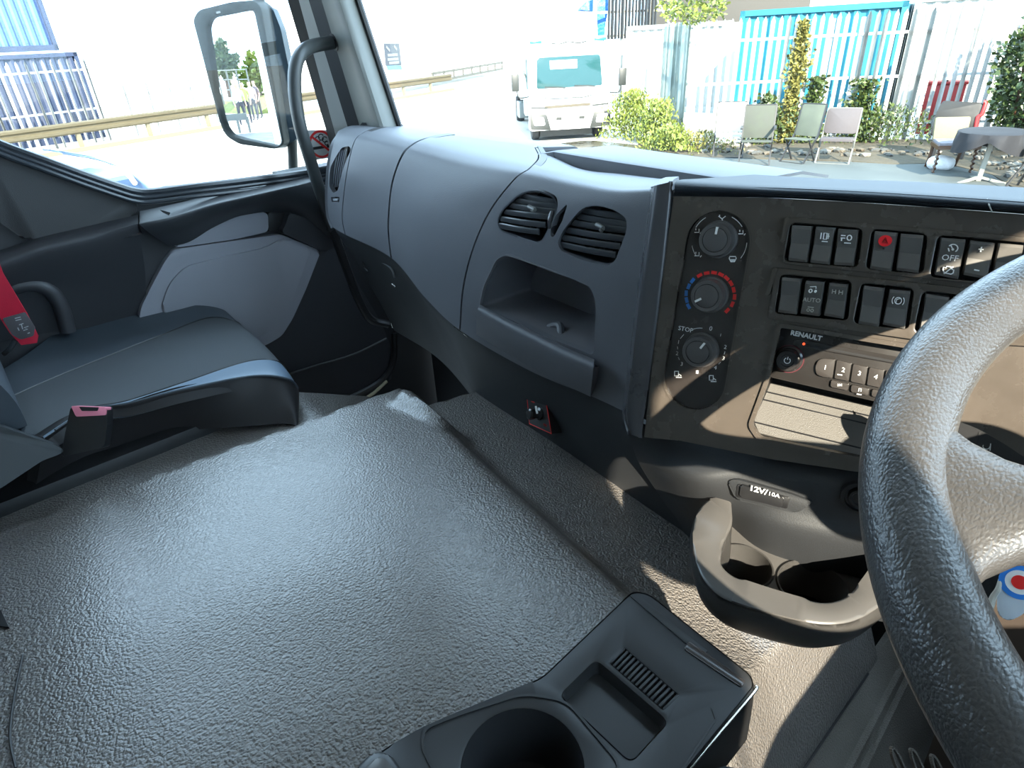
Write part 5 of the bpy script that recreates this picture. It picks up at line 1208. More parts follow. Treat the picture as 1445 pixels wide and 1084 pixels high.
for s_ in (-1, 1):
    bm = bmesh.new(); prism(bm, rnd([vp(s_*h*.98, .445, .68), vp(s_*h*.58, .445, .66), vp(s_*h*.48, .445, .30), vp(s_*h*.98, .445, .34)], .03), vf, -.02, .01, .008); obj('lamp_surround', bm, VD, bu)
    bm = bmesh.new(); prism(bm, rnd([vp(s_*h*.92, .46, .62), vp(s_*h*.66, .46, .60), vp(s_*h*.62, .46, .42), vp(s_*h*.90, .46, .42)], .04), vf, -.02, .02, .01); obj('headlamp', bm, mat('headlamp glass', (.6, .62, .62), .1), van)
    bm = bmesh.new(); prism(bm, rnd([vp(s_*.28-.07, .445, .52), vp(s_*.28+.07, .445, .52), vp(s_*.28+.07, .445, .58), vp(s_*.28-.07, .445, .58)], .01), vf, -.02, .012); obj('bumper_vent', bm, VD, bu)
    bm = bmesh.new(); bar(bm, vp(s_*h*.55, .37, .80), vp(s_*h*.95, .36, .82), .03); obj('corner_line', bm, VD, van)
    c = vp(s_*h*.80, -.35, .36); bm = bmesh.new(); lathe(bm, c-vx*.1, vx, [(.2, 0), (.34, .01), (.37, .05), (.37, .17), (.34, .2), (.2, .2)], 26); wl = obj('wheel', bm, mat('tyre', (.02, .02, .02), .8), van)
    # mirrors
    bm = bmesh.new(); tube(bm, [vp(s_*h*.98, .15, 1.05), vp(s_*(h+.22), .25, 1.05), vp(s_*(h+.28), .25, 1.25)], .014, 6, 3); ma = obj('mirror_arm', bm, VD, van)
    bm = bmesh.new(); box(bm, vp(s_*(h+.30), .25, 1.38), (.18, .06, .38), math.atan2(vx.y, vx.x), .02); obj('mirror_head', bm, VD, ma)
bm = bmesh.new(); prism(bm, rnd([vp(-.62, .37, .78), vp(.50, .37, .80), vp(.50, .37, .86), vp(-.62, .37, .84)], .01), vf, -.02, .012); obj('grille_slot', bm, mat('grille tan', (.05, .04, .025), .6), van)
bm = bmesh.new(); tube(bm, [vp(-.62, .36, 1.02), vp(-.30, .375, .99), vp(-.02, .375, 1.0)], .010, 6, 3); obj('badge_crease', bm, VD, van)
bm = bmesh.new(); tube(bm, [vp(.05, .375, 1.0), vp(.3, .375, .99), vp(.55, .36, 1.03)], .010, 6, 3); obj('badge_crease', bm, VD, van)
bm = bmesh.new(); prism(bm, [vp(-h*.7, .02, .10), vp(h*.62, .02, .10), vp(h*.62, .02, .32), vp(-h*.7, .02, .32)], vf, -1.0, 0); obj('underbody', bm, VD, van)
# side window and flat bed on the visible flank
bm = bmesh.new(); prism(bm, [vp(-h*.98, -.1, 1.2), vp(-h*.98, -1.0, 1.2), vp(-h*.98, -1.0, 1.85), vp(-h*.98, -.2, 1.85)], -vx, -.01, .012, .01); obj('side_window', bm, VG, van)
bm = bmesh.new(); prism(bm, [vp(-h*1.03, -1.55, .86), vp(h*1.03, -1.55, .86), vp(h*1.03, -6.4, .86), vp(-h*1.03, -6.4, .86)], Z_, 0, .16, .02); obj('flat_bed', bm, VM, van)
bm = bmesh.new(); prism(bm, [vp(-h*.5, -1.4, .5), vp(h*.5, -1.4, .5), vp(h*.5, -6.2, .5), vp(-h*.5, -6.2, .5)], Z_, 0, .3); obj('chassis', bm, VD, van)
bm = bmesh.new(); box(bm, vp(-h*.9, -2.3, .55), (.35, .6, .4), math.atan2(vx.y, vx.x), .03); obj('fuel_tank', bm, mat('tank grey', (.12, .14, .14), .5), van)
for x in (-.82, .82):
    bm = bmesh.new(); lathe(bm, vp(x*h, -4.6, .36)-vx*.12, vx, [(.2, 0), (.34, .01), (.37, .05), (.37, .2), (.34, .24), (.2, .24)], 26); obj('wheel', bm, mat('tyre', (.02, .02, .02), .8), van)
bm = bmesh.new(); box(bm, vp(0, -1.62, 1.5), (VW*.98, .08, 1.3), math.atan2(vx.y, vx.x), .01); obj('headboard', bm, VM, van)
for x in (-.75, .8):
    bm = bmesh.new(); box(bm, vp(x, -.1, 2.20), (.28, .16, .06), math.atan2(vx.y, vx.x), .015); obj('roof_beacon', bm, mat('beacon blue', (.02, .12, .35), .2), van)
bm = bmesh.new(); tube(bm, [vp(-.42, .06, 2.17), vp(-.2, .1, 2.14), vp(0, .1, 2.18), vp(.25, .1, 2.14), vp(.45, .06, 2.17)], .014, 6, 3); obj('roof_strap', bm, VD, van)
# white box body with blue tarpaulin standing behind it
p = behind(745, 100, 25); bb = thing('box_trailer', p, 'white box trailer with a bright blue tarpaulin on its right corner, behind the parked lorry', 'trailer')
az = math.atan2(p.y, p.x-CAM.x)-PI/2; dx = V3((math.cos(az), math.sin(az), 0)); dn = V3((math.sin(az), -math.cos(az), 0)); q = p+dx*1.2
bm = bmesh.new(); box(bm, q+Z_*1.95-dn*2, (2.5, 5, 2.1), az, .03); obj('box_body', bm, VM, bb)
bm = bmesh.new()
prism(bm, [q+dx*a+dn*.5+Z_*z for a, z in [(.55, 3.0), (.9, 3.28), (1.6, 3.38), (1.62, 3.1), (1.5, 2.6), (1.45, 1.9), (1.25, 1.9), (1.22, 2.98)]], dn, -1.5, .05, .03); obj('tarpaulin', bm, mat('blue tarpaulin', (.005, .09, .30), .5, ('noise', 6, .8, .05)), bb)
bm = bmesh.new(); box(bm, q+Z_*.9-dn*2, (1.0, 5, .3), az); obj('chassis', bm, VD, bb)
for s_ in (-1, 1):
    bm = bmesh.new(); lathe(bm, q+dx*s_*.95-dn*3+Z_*.45, dx, [(.3, -.12), (.44, -.1), (.45, .1), (.3, .12)], 20); obj('wheel', bm, mat('tyre', (.02, .02, .02), .8), bb)

# ---- long white trailer with a poster, left of the lorry
tA, tB = gz(560, 136), gz(712, 104); td = (tB-tA).normalized(); tn = V3((td.y, -td.x, 0))
if tn.dot(CAM-tA) < 0: tn = -tn
tl = thing('curtain_trailer', tA, 'long white trailer with a dark poster near its end, far left of the parked lorry', 'trailer'); az = math.atan2(td.y, td.x); L = (tB-tA).length
tA2 = tA-td*6
TW = mat('trailer white', (.7, .7, .68), .5)
bm = bmesh.new(); box(bm, tA2+td*(L+6)/2-tn*1.3+Z_*2.3, (L+6, 2.5, 2.7), az, .03); obj('trailer_body', bm, TW, tl)
TD = mat('trailer rail', (.06, .055, .04), .6)
for z in (.35, .75):
    bm = bmesh.new(); box(bm, tA+td*(L*.62)+Z_*z, (L*.72, .06, .14), az); obj('side_guard', bm, TD, tl)
for k in range(9):
    bm = bmesh.new(); box(bm, tA+td*(L*.27+L*.7*k/8)+Z_*.55, (.12, .06, .5), az); obj('guard_post', bm, TD, tl)
def tq(x, y, o=0): return onp(x, y, tA-tn*.05, tn, o)
bm = bmesh.new(); prism(bm, [tq(541, 61), tq(563, 61), tq(566, 92), tq(544, 93)], tn, 0, .02); po = obj('poster', bm, mat('poster dark', (.016, .022, .028), .5), tl)
bm = bmesh.new(); 
for a, b in [((545, 66), (550, 72)), ((547, 78), (561, 77)), ((547, 84), (562, 83)), ((549, 89), (563, 88)), ((556, 65), (560, 70))]: stroke(bm, [tq(*a, .02), tq(*b, .02)], .12, tn, 0, .01)
obj('poster_print', bm, mat('poster print', (.10, .11, .11), .5), po, ang=0)
bm = bmesh.new(); prism(bm, [tq(545, 93), tq(566, 92.5), tq(567, 98), (tq(547, 99))], tn, 0, .02); obj('poster_strip', bm, mat('poster cyan', (.05, .2, .25), .5), tl)
# lean-to roofs on the skyline
for i, (x, y, d_, lab) in enumerate([(540, 40, 60, 'low pale shed roof on the skyline left of the poster'), (640, 30, 66, 'low pale shed roof on the skyline, right of the other shed')]):
    p = behind(x, 100, d_); az2 = math.atan2(p.y, p.x-CAM.x)-PI/2; r_ = thing('shed', p, lab, 'shed')
    bm = bmesh.new(); box(bm, p+Z_*1.8, (7, 4, 3.6), az2); obj('shed_wall', bm, TW, r_)
    bm = bmesh.new(); box(bm, p+Z_*3.65, (7.6, 4.6, .18), az2); obj('shed_roof', bm, mat('shed roof brown', (.20, .17, .12), .7), r_)

# ---- blue car just outside the passenger window
car = thing('parked_car', V3((-2.6, .9, 0)), 'blue car parked close below the passenger window', 'car')
CB = mat('car blue paint', (.02, .05, .11), .3, None, .05, spec=.7)
def cpt(x, y, z): return onz(x, y, z)
ZR = 1.42
KG = [[(60, 212, 1.30), (130, 222, 1.30), (170, 240, 1.28), (200, 275, 1.20)],
      [(75, 214, 1.40), (130, 224, 1.42), (172, 240, 1.40), (210, 270, 1.34)],
      [(120, 219, 1.40), (155, 226, 1.42), (190, 240, 1.40), (235, 262, 1.36)],
      [(150, 224, 1.30), (190, 233, 1.30), (225, 246, 1.28), (258, 262, 1.25)],
      [(235, 243, 1.12), (252, 245, 1.12), (262, 254, 1.1), (280, 270, 1.05)]]
KG2 = [[onz(*p) for p in r] for r in KG]
bm = sheet(cgrid(KG2, 0, 3, 20, 24), .02, CAM); obj('roof_panel', bm, CB, car, ang=60)
bm = bmesh.new(); tube(bm, [onz(95, 229, 1.44), onz(130, 231, 1.46), onz(160, 237, 1.46), onz(180, 246, 1.44), onz(190, 258, 1.40)], .022, 8, 5); obj('roof_rail', bm, mat('car trim white', (.5, .5, .5), .3), car)
cm = onz(170, 250, 1.0); bm = bmesh.new(); box(bm, (cm.x-.3, cm.y-1.0, .66), (1.5, 2.6, .7), .35, .12); obj('car_body', bm, CB, car)
for k in (-1, 1):
    for j in (-1, 1):
        a = .35; c = V3((cm.x-.3+k*.72*math.cos(a)-j*.85*math.sin(a), cm.y-1.0+k*.72*math.sin(a)+j*.85*math.cos(a), .31)); bm = bmesh.new(); lathe(bm, c, V3((math.cos(a), math.sin(a), 0)), [(.18, -.09), (.3, -.08), (.31, 0), (.3, .08), (.18, .09)], 22); obj('wheel', bm, mat('tyre', (.02, .02, .02), .8), car)

# ---- furniture on the slab
def frame_axes(p, turn=0):
    d = V3((CAM.x-p.x, CAM.y-p.y, 0)).normalized(); d = Matrix.Rotation(turn, 3, 'Z')@d; return d, V3((-d.y, d.x, 0))   # towards us, to the right
def folding_chair(p, turn, w_, hb, M, Mf, label, arms=False, padded=False, tall=0):
    r_ = thing('folding_chair', p, label, 'chair', 'folding chairs along the fence'); f_, x_ = frame_axes(p, turn)
    P = lambda a, b, z: p+x_*a+f_*b+Z_*z
    for s_ in (-1, 1):
        bm = bmesh.new(); bar(bm, P(s_*w_/2, .22, .0), P(s_*w_/2, -.16, .47), .025); obj('leg', bm, Mf, r_)
        bm = bmesh.new(); bar(bm, P(s_*w_/2, -.22, .0), P(s_*w_/2, .12, .44), .022); obj('leg', bm, Mf, r_)
        bm = bmesh.new(); bar(bm, P(s_*w_/2, -.16, .42), P(s_*w_/2, -.30, hb), .025); obj('back_post', bm, Mf, r_)
        if arms: bm = bmesh.new(); bar(bm, P(s_*(w_/2+.02), -.24, .66), P(s_*(w_/2+.02), .16, .66), .045, .03); obj('armrest', bm, Mf, r_)
    for y in (.22,): bm = bmesh.new(); bar(bm, P(-w_/2, y, .035), P(w_/2, y, .035), .02); obj('stretcher', bm, Mf, r_)
    bm = bmesh.new(); bar(bm, P(-w_/2, -.30, hb), P(w_/2, -.30, hb), .022); obj('top_rail', bm, Mf, r_)
    t = .05 if padded else .012
    bm = bmesh.new(); prism(bm, rnd([P(-w_/2+.01, .20, .44), P(w_/2-.01, .20, .44), P(w_/2-.01, -.18, .42), P(-w_/2+.01, -.18, .42)], .03), Z_, -t/2, t/2, min(.01, t*.4)); obj('seat', bm, M, r_)
    lo_, hi_ = (.50 if not tall else .46, hb-.01)
    k1 = (lo_-.42)/(hb-.42); nb = (f_+Z_*.25).normalized()
    bm = bmesh.new(); prism(bm, rnd([P(-w_/2+.01, -.16-.14*k1, lo_), P(w_/2-.01, -.16-.14*k1, lo_), P(w_/2-.01, -.30, hi_), P(-w_/2+.01, -.30, hi_)], .04), nb, -t/2, t/2+.005, min(.012, t*.4)); obj('backrest', bm, M, r_)
FB = mat('folding frame dark', (.015, .015, .015), .5); FL = mat('folding frame pale', (.12, .12, .11), .4)
CW = mat('white chair cover', (.40, .40, .38), .7); CG = mat('olive grey canvas', (.035, .04, .03), .8, None, .3, vscale=5); CP = mat('pinkish grey pad', (.055, .048, .05), .8, None, .1); CT = mat('faded green sling', (.05, .06, .045), .8, None, .2, vscale=4)
folding_chair(gz(1026, 222), .05, .56, 1.0, CW, FB, 'bright white covered folding chair, leftmost of the row on the slab', padded=True, tall=1)
folding_chair(gz(1063, 233), .0, .54, 1.02, CG, FB, 'dark framed folding chair with olive grey canvas and armrests', arms=True, tall=1)
folding_chair(gz(1124, 230), -.5, .46, 1.0, CT, FB, 'narrow high backed dark chair with faded sling, between the olive and padded chairs', tall=1)
folding_chair(gz(1175, 231), -.1, .56, .92, CP, FL, 'pale legged folding chair with a pinkish grey padded back', padded=True)
# wooden dining chair with barley-twist legs, a white bag under it
p = gz(1335, 243); f_, x_ = frame_axes(p, .35); wc = thing('wooden_chair', p, 'wooden dining chair with twisted front legs and pale seat in front of the leaning board', 'chair')
WD = mat('brown wood', (.05, .022, .01), .4, None, .1); P = lambda a, b, z: p+x_*a+f_*b+Z_*z
for s_ in (-1, 1):
    rows = []
    for k in range(25):
        z = .02+.38*k/24; c = P(s_*.27, .22, z)+x_*.012*math.cos(k*1.3)+f_*.012*math.sin(k*1.3); rows.append([c+x_*.022*math.cos(t)+f_*.022*math.sin(t) for t in [2*PI*j/8 for j in range(8)]])
    bm = bmesh.new(); V = grid_mesh(bm, rows, True); bm.faces.new(V[0]); bm.faces.new(V[-1]); obj('twisted_leg', bm, WD, wc)
    bm = bmesh.new(); tube(bm, [P(s_*.22, -.34, 0.01), P(s_*.22, -.27, .2), P(s_*.22, -.24, .42)], .026, 8, 4); obj('leg', bm, WD, wc)
bm = bmesh.new(); prism(bm, [P(-.31, .26, .40), P(.31, .26, .40), P(.26, -.27, .40), P(-.26, -.27, .40)], Z_, 0, .06, .01); obj('seat_frame', bm, WD, wc)
bm = bmesh.new(); prism(bm, [P(-.29, .24, .46), P(.29, .24, .46), P(.24, -.25, .46), P(-.24, -.25, .46)], Z_, 0, .045, .02); obj('seat_pad', bm, mat('pale seat fabric', (.11, .105, .12), .8, None, .3, vscale=14), wc)
bm = bmesh.new(); prism(bm, rnd([P(-.24, -.27, .46), P(.24, -.27, .46), P(.26, -.36, .82), P(-.26, -.36, .82)], .03), (f_+Z_*.2), -.03, .03, .015); obj('backrest', bm, mat('cream back pad', (.13, .12, .07), .8, None, .1), wc)
bg_ = thing('carrier_bag', P(-.05, -.05, 0), 'crumpled white bag lying under the wooden chair', 'bag'); blob('bag_body', P(-.08, -.1, .13), (.42, .3, .24), mat('bag white', (.5, .5, .5), .7, ('noise', 12, 1, .03)), bg_, .8, 16)
# dark board with a red edge leaning on the fence
bd_ = thing('leaning_board', gz(1352, 228), 'large dark board with a red edge standing behind the wooden chair', 'board')
bo = gz(1352, 226)+Z_*1; bnn = (V3((CAM.x-bo.x, CAM.y-bo.y, 0)).normalized()+Z_*.12).normalized()
def bq2(x, y, o=0): return onp(x, y, bo, bnn, o)
bm = bmesh.new(); prism(bm, rnd([bq2(*p_) for p_ in [(1330, 142), (1388, 145), (1376, 186), (1312, 192), (1320, 162)]], .05), bnn, -.06, 0, .02); obj('board_face', bm, mat('dark board', (.006, .0065, .006), .6, None, .3, vscale=4), bd_)
bm = bmesh.new(); tube(bm, [bq2(1388, 144), bq2(1391, 146), bq2(1385, 162), bq2(1380, 165), bq2(1376, 185)], .035, 8, 2); obj('red_edge', bm, mat('crate red', (.22, .01, .01), .5), bd_)
for x in (1326, 1368):
    a = bq2(x, 185, -.05); bm = bmesh.new(); bar(bm, a, V3((a.x, a.y, .02)), .05); obj('prop', bm, FB, bd_)
# round pedestal table with dark cloth
p = gz(1379, 258); tb = thing('round_table', p, 'round pedestal table under a dark cloth, right of the wooden chair', 'table'); f_, x_ = frame_axes(p, .2); P = lambda a, b, z: p+x_*a+f_*b+Z_*z
bm = bmesh.new(); bar(bm, P(0, 0, .03), P(.03, 0, .74), .06); obj('pedestal', bm, mat('pedestal grey', (.22, .22, .19), .4), tb)
for a in (.3, 2.5, 4.6):
    bm = bmesh.new(); bar(bm, P(0, 0, .09), P(.36*math.cos(a), .36*math.sin(a), .02), .05, .03); obj('foot', bm, mat('pedestal grey', (.22, .22, .19), .4), tb)
bm = bmesh.new(); lathe(bm, P(.02, 0, .72), Z_, [(.44, 0), (.45, .02), (.44, .035), (.0001, .035)], 36); obj('tabletop', bm, WD, tb)
tcl = thing('table_cloth', P(.02, 0, .755), 'dark navy cloth hanging unevenly over the round table', 'tablecloth')
rows = [[P(.02+.45*r_*math.cos(t), .45*r_*math.sin(t), .765) for t in [2*PI*j/60 for j in range(60)]] for r_ in (.2, .5, .98)]
rows.append([P(.02+.47*math.cos(t), .47*math.sin(t), .755) for t in [2*PI*j/60 for j in range(60)]])
rows.append([P(.02+(.485+.02*math.sin(9*t))*math.cos(t), (.485+.02*math.sin(9*t))*math.sin(t), .70-.10*abs(math.sin(t*1.5+.4))) for t in [2*PI*j/60 for j in range(60)]])
rows.append([P(.02+(.49+.03*math.sin(9*t))*math.cos(t), (.49+.03*math.sin(9*t))*math.sin(t), .66-.20*abs(math.sin(t*1.5+.4))) for t in [2*PI*j/60 for j in range(60)]])
bm = bmesh.new(); V = grid_mesh(bm, rows, True); bm.faces.new(V[0]); obj('cloth', bm, mat('navy cloth', (.0045, .005, .0075), .8), tcl, ang=60)
# thin dark stool leg and yellow seat at the right edge
p = gz(1447, 268); sl = thing('yellow_stool', p, 'stool with a yellowish seat and thin dark legs at the right edge of the slab', 'stool'); f_, x_ = frame_axes(p)
P = lambda a, b, z: p+x_*a+f_*b+Z_*z
for a, b in [(-.22, .2), (.22, .2), (.22, -.2), (-.1, -.2)]:
    bm = bmesh.new(); bar(bm, P(a*1.2, b, .0), P(a*.6+.06, b*.5, .5), .022); obj('leg', bm, FB, sl)
bm = bmesh.new(); prism(bm, rnd([P(-.15, .15, .5), P(.3, .15, .5), P(.3, -.2, .5), P(-.12, -.2, .5)], .05), Z_, 0, .10, .03); obj('seat', bm, mat('yellow pad', (.30, .27, .12), .8), sl)

# ---- vegetation
def leaves(name, pts_fn, n, size, M, parent, seed, kind='stuff', asp=.45):
    rr = random.Random(seed); V, F = [], []
    for k in range(n):
        c, out = pts_fn(rr); s_ = size*rr.uniform(.6, 1.3)
        d = V3((rr.gauss(0, 1), rr.gauss(0, 1), rr.gauss(.3, .8)))+out; d.normalize()
        e = d.cross(V3((rr.gauss(0, 1), rr.gauss(0, 1), rr.gauss(0, 1)))).normalized(); i = len(V)
        V += [c, c+d*s_*.5+e*s_*asp*.5, c+d*s_, c+d*s_*.5-e*s_*asp*.5]; F.append((i, i+1, i+2, i+3))
    base = WL[parent.name]; me = bpy.data.meshes.new(name); me.from_pydata([v-base for v in V], [], F); me.materials.append(M)
    o = bpy.data.objects.new(name, me); link(o, parent)
    if kind: o['kind'] = kind
    return o
LG1 = mat('weed yellow green', (.11, .14, .02), .6, None, .3, vscale=3); LG2 = mat('ivy green', (.04, .06, .012), .5, None, .4, vscale=3); LG3 = mat('shrub dark green', (.03, .05, .012), .5, None, .4, vscale=3); LY = mat('yellow ivy', (.14, .13, .03), .6, None, .3, vscale=4)
def weed(x, y, w_, h_, n, label, M, seed, sz=.09):
    p = gz(x, y); r_ = thing('weed_clump', p, label, 'weeds')
    def fn(rr):
        a, b = rr.gauss(0, .42)*w_, rr.gauss(0, .3)*w_; z = h_*rr.random()**.7*max(.15, 1-(a/w_)**2*.9); return p+V3((a, b, z)), V3((a*.3, b*.3, 1.2))
    leaves('foliage', fn, n, sz, M, r_, seed)
    for k in range(8):
        rr = random.Random(seed+k); a = rr.uniform(-.4, .4)*w_; bm = bmesh.new(); tube(bm, [p+V3((a, 0, 0)), p+V3((a*1.15, rr.uniform(-.1, .1), h_*.5)), p+V3((a*1.3, rr.uniform(-.2, .2), h_*.9))], .008, 5, 2); obj('stem', bm, LG3, r_)
weed(890, 198, .75, 1.1, 2600, 'tall yellow green weeds beside the lorry front corner', LG1, 1)
weed(925, 205, .6, .95, 2200, 'yellow green weeds at the foot of the greenish fence', LG1, 2)
weed(945, 214, .6, .5, 1200, 'low sprawling weeds at the slab corner', LG1, 3)
weed(990, 212, .9, .35, 800, 'dry yellow weeds under the fence behind the white chair', LY, 4, .07)
weed(1240, 200, 1.5, .7, 1400, 'olive undergrowth along the fence right of the pink grey chair', LG2, 5, .08)
weed(1100, 200, 1.2, .8, 1300, 'undergrowth at the foot of the climbing ivy', LG2, 6, .08)
def creeper(px, py, w_, h_, n, label, M, seed, dz=0):
    p = gz(px, py); f_, x_ = frame_axes(p); p = p+f_*.12; r_ = thing('climbing_ivy', p, label, 'plant')
    def fn(rr):
        z = rr.random()*h_; ww = w_*(1-.35*z/h_)*(.75+.25*math.sin(z*5)); return p+x_*rr.gauss(0, .38)*ww+f_*rr.uniform(-.12, .14)+Z_*z, f_*.8
    leaves('foliage', fn, n, .10, M, r_, seed, asp=.7)
    bm = bmesh.new(); tube(bm, [p, p+x_*.05+Z_*h_*.3, p-x_*.05+Z_*h_*.6, p+Z_*h_*.95], .015, 6, 4); obj('stem', bm, WD, r_)
creeper(1108, 201, .34, 2.35, 2400, 'yellowish ivy climbing the fence, tallest column between the chairs', LY, 11)
creeper(1138, 201, .5, 1.3, 1000, 'thin ivy patch on the fence behind the high backed chair', LG2, 12)
creeper(1205, 200, .8, 1.2, 1300, 'ivy patch on the fence right of the padded chair', LG2, 13)
creeper(1075, 203, .6, 1.0, 900, 'ivy patch on the fence behind the olive canvas chair', LG2, 14)
def shrub(c, s_, n, label, M, seed, sz=.11):
    r_ = thing('shrub', V3((c.x, c.y, 0)), label, 'shrub')
    def fn(rr):
        d = V3((rr.gauss(0, 1), rr.gauss(0, 1), rr.gauss(0, 1))).normalized(); k = rr.uniform(.55, 1)+.15*math.sin(d.x*7+d.z*5); return c+V3((d.x*s_[0], d.y*s_[1], d.z*s_[2]))*k, d
    leaves('foliage', fn, n, sz, M, r_, seed, asp=.6)
    for k in range(5 if c.z < 2.5 else 0):
        a = k*1.3; bm = bmesh.new(); tube(bm, [V3((c.x+.1*math.cos(a), c.y+.1*math.sin(a), 0)), c+V3((.3*s_[0]*math.cos(a), .3*s_[1]*math.sin(a), 0)), c+V3((.6*s_[0]*math.cos(a), .6*s_[1]*math.sin(a), s_[2]*.6))], .025, 6, 3); obj('branch', bm, WD, r_)
shrub(V3((-2.35, 15.3, 1.25)), (.62, .8, 1.2), 4200, 'dark leafy shrub in the fence corner behind the round table', LG3, 21)
shrub(V3((-1.75, 14.9, 2.1)), (.42, .5, .8), 1500, 'pale green top growth above the corner shrub at the right edge', LG1, 22)
c = behind(975, 60, 15.5); c.z = 2.75; shrub(c, (.7, .7, .35), 900, 'leafy branch tips hanging above the fence beside the scaffold rack', LG1, 23)

# ---- our own lorry's body and the yard behind, seen in the door mirror
own = thing('lorry_box_body', V3((0, -4.3, .9)), 'white riveted side of the lorry box body reflected in the door mirror', 'vehicle body')
bm = bmesh.new(); box(bm, (0, -4.4, 2.15), (2.44, 6.6, 2.4), 0, .02); obj('box_shell', bm, BWHITE, own)
bm = bmesh.new(); box(bm, (0, -4.2, .75), (.9, 7, .3)); obj('chassis', bm, VD, own)
for k in range(8):
    for z in (1.1, 3.2): bm = bmesh.new(); box(bm, (-1.225, -1.3-k*.8, z), (.012, .05, .05)); obj('rivet', bm, VD, own)
for s_ in (-1, 1):
    bm = bmesh.new(); lathe(bm, V3((s_*.95, -5.6, .48)), X_, [(.3, -.15), (.47, -.13), (.48, .13), (.3, .15)], 26); obj('wheel', bm, mat('tyre', (.02, .02, .02), .8), own)
def mray(px, py, z=0):
    r = ray(px, py); X = CAM+r*((MP-CAM).dot(MN)/r.dot(MN)); rr_ = r-MN*2*r.dot(MN); return X, rr_, X+rr_*((z-X.z)/rr_.z)
def mat_d(px, py, D):   # ground point in the mirror direction at distance D
    X, r, _ = mray(px, py); h_ = V3((r.x, r.y, 0)).normalized(); return V3((X.x, X.y, 0))+h_*D
def person(p, h_, top, bot, label, turn=0, stride=.1, skin=(.35, .2, .14)):
    r_ = thing('person', p, label, 'person', 'people in the yard behind, seen in the mirror')
    k = h_/1.75; f_ = Matrix.Rotation(turn, 3, 'Z')@V3((0, 1, 0)); x_ = V3((f_.y, -f_.x, 0)); P = lambda a, b, z: (x_*a+f_*b+Z_*z)*k
    J = [((0, 0, .95), .14), ((0, 0, 1.15), .125), ((0, 0, 1.38), .15), ((0, .0, 1.50), .055), ((0, .01, 1.58), .075), ((0, .02, 1.68), .095), ((0, .01, 1.76), .05)]
    E = [(0, 1), (1, 2), (2, 3), (3, 4), (4, 5), (5, 6)]
    for s_ in (-1, 1):
        b = len(J); J += [((s_*.10, 0, .88), .095), ((s_*.11, s_*stride*.5, .48), .065), ((s_*.11, s_*stride, .08), .045), ((s_*.12, s_*stride+.14, .04), .04)]
        E += [(0, b), (b, b+1), (b+1, b+2), (b+2, b+3)]
        b = len(J); J += [((s_*.19, 0, 1.38), .06), ((s_*.25, -.02, 1.10), .042), ((s_*.24, .10, .86), .033), ((s_*.24, .15, .78), .035)]; E += [(2, b), (b, b+1), (b+1, b+2), (b+2, b+3)]
    me = bpy.data.meshes.new('figure_body'); me.from_pydata([P(*j[0]) for j in J], E, []); o = bpy.data.objects.new('figure_body', me); link(o, r_)
    sk_ = o.modifiers.new('s', 'SKIN'); 
    for i, v in enumerate(me.skin_vertices[0].data): v.radius = (J[i][1]*k, J[i][1]*k*(.75 if i < 3 else 1)); 
    me.skin_vertices[0].data[0].use_root = True
    o.modifiers.new('u', 'SUBSURF').levels = 1
    dg = bpy.context.evaluated_depsgraph_get(); dg.update(); nm = bpy.data.meshes.new_from_object(o.evaluated_get(dg)); o.modifiers.clear(); o.data = nm
    MM = [mat('skin %s' % str(skin), skin, .6), mat('cloth %s' % str(top), top, .8), mat('cloth %s' % str(bot), bot, .8), mat('hair', (.02, .015, .01), .8)]
    nm.materials.clear()
    for q_ in MM: nm.materials.append(q_)
    for f in nm.polygons:
        c = f.center/k; f.use_smooth = True
        f.material_index = 3 if (c.z > 1.70 or (c.z > 1.6 and (c.dot(f_) < -.02))) else 0 if (c.z > 1.47 or (abs(c.dot(x_)) > .2 and c.z < 1.2)) else 1 if c.z > .98 else 2
pp = [(343, 168, 31.0), (351, 168, 32.0), (361, 165, 33.5), (367, 162, 35)]
lab = [('person in a pale top and dark trousers, leftmost in the door mirror', (.35, .36, .36), (.03, .03, .04)), ('person in a green vest and black trousers, second from left in the door mirror', (.25, .35, .08), (.02, .02, .03)),
       ('person in a pale patterned shirt and shorts, third from left in the door mirror', (.40, .40, .45), (.06, .06, .07)), ('person in dark clothes, rightmost in the door mirror', (.10, .07, .08), (.03, .03, .03))]
for i, ((x, y, D), (lb_, a, b)) in enumerate(zip(pp, lab)): person(mat_d(x, y, D), 1.75, a, b, lb_, turn=.4*i-.3, stride=.12-.05*i)
q = mat_d(318, 150, 42); 
def tree(p, h_, r0, n, label, M, seed):
    r_ = thing('tree', p, label, 'tree'); c = p+Z_*h_*.68
    def fn(rr):
        d = V3((rr.gauss(0, 1), rr.gauss(0, 1), rr.gauss(0, 1))).normalized(); k = rr.uniform(.5, 1)*(1+.3*math.sin(d.x*6+seed)+.2*math.sin(d.z*9)); return c+V3((d.x*r0, d.y*r0, d.z*h_*.34))*k, d
    leaves('foliage', fn, n, .38, M, r_, seed, asp=.7)
    bm = bmesh.new(); tube(bm, [p, p+Z_*h_*.4, p+Z_*h_*.75], lambda t: .2*(1-t*.6), 8, 3); obj('trunk', bm, WD, r_)
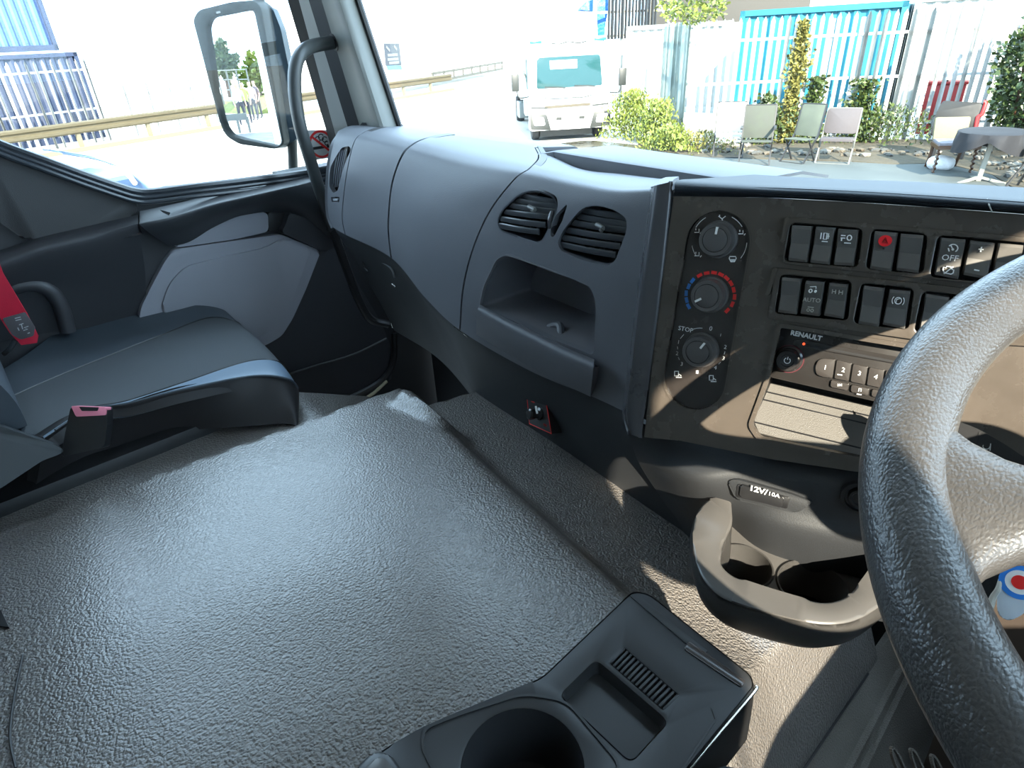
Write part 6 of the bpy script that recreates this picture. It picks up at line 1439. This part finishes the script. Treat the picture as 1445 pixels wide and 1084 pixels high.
TG = mat('tree green', (.03, .055, .012), .6, None, .3, vscale=1)
tree(mat_d(299, 120, 60), 4.4, .8, 2200, 'tall narrow green tree, left one reflected in the door mirror', TG, 31)
tree(mat_d(321, 120, 66), 4.2, 1.2, 2600, 'broad green tree, right one reflected in the door mirror', TG, 32)
tree(mat_d(364, 120, 44), 2.7, .7, 700, 'small yellowish bush tree behind the people in the door mirror', LG1, 33)
a, b = mat_d(285, 120, 46), mat_d(352, 120, 40); r_ = thing('mesh_fence', a, 'pale wire fence with posts below the trees in the door mirror', 'fence')
for k in range(6): bm = bmesh.new(); p = a+(b-a)*k/5; bar(bm, p, p+Z_*2.3, .09); obj('post', bm, FL, r_)
for z in (.6, 1.2, 1.75, 2.25): bm = bmesh.new(); bar(bm, a+Z_*z, b+Z_*z, .05); obj('wire_rail', bm, FL, r_)
a, b = mat_d(280, 120, 44), mat_d(352, 120, 38); bm = bmesh.new(); d = (b-a).normalized(); n2 = V3((-d.y, d.x, 0)); n2 = n2 if n2.dot(CAM-a) < 0 else -n2
prism(bm, [a, a+n2*1.2+Z_*.5, a+n2*5+Z_*1.0, a+n2*7], d, 0, (b-a).length, 0); struct('trim_9', bm, mat('grass bank', (.12, .13, .03), .9, ('noise', 4, 1, .1), .3, vscale=2))
a, b = mat_d(285, 150, 27), mat_d(345, 150, 27); r_ = thing('low_barrier', a, 'low grey road barrier in front of the grass bank in the door mirror', 'barrier')
bm = bmesh.new(); bar(bm, a+Z_*.6, b+Z_*.6, .06, .25); obj('beam', bm, FL, r_)
for k in range(5): bm = bmesh.new(); p = a+(b-a)*k/4; bar(bm, p, p+Z_*.6, .1); obj('post', bm, FL, r_)
bm = bmesh.new(); prism(bm, [V3((-1.4, -1, 0)), V3((-8, -1, 0)), V3((-14, -26, 0)), V3((2, -26, 0)), V3((1, -1, 0))], Z_, -.03, .006); struct('trim_10', bm, mat('dark blue grey tarmac', (.016, .023, .03), .5, ('noise', 4, .4, .01), .3, vscale=1))
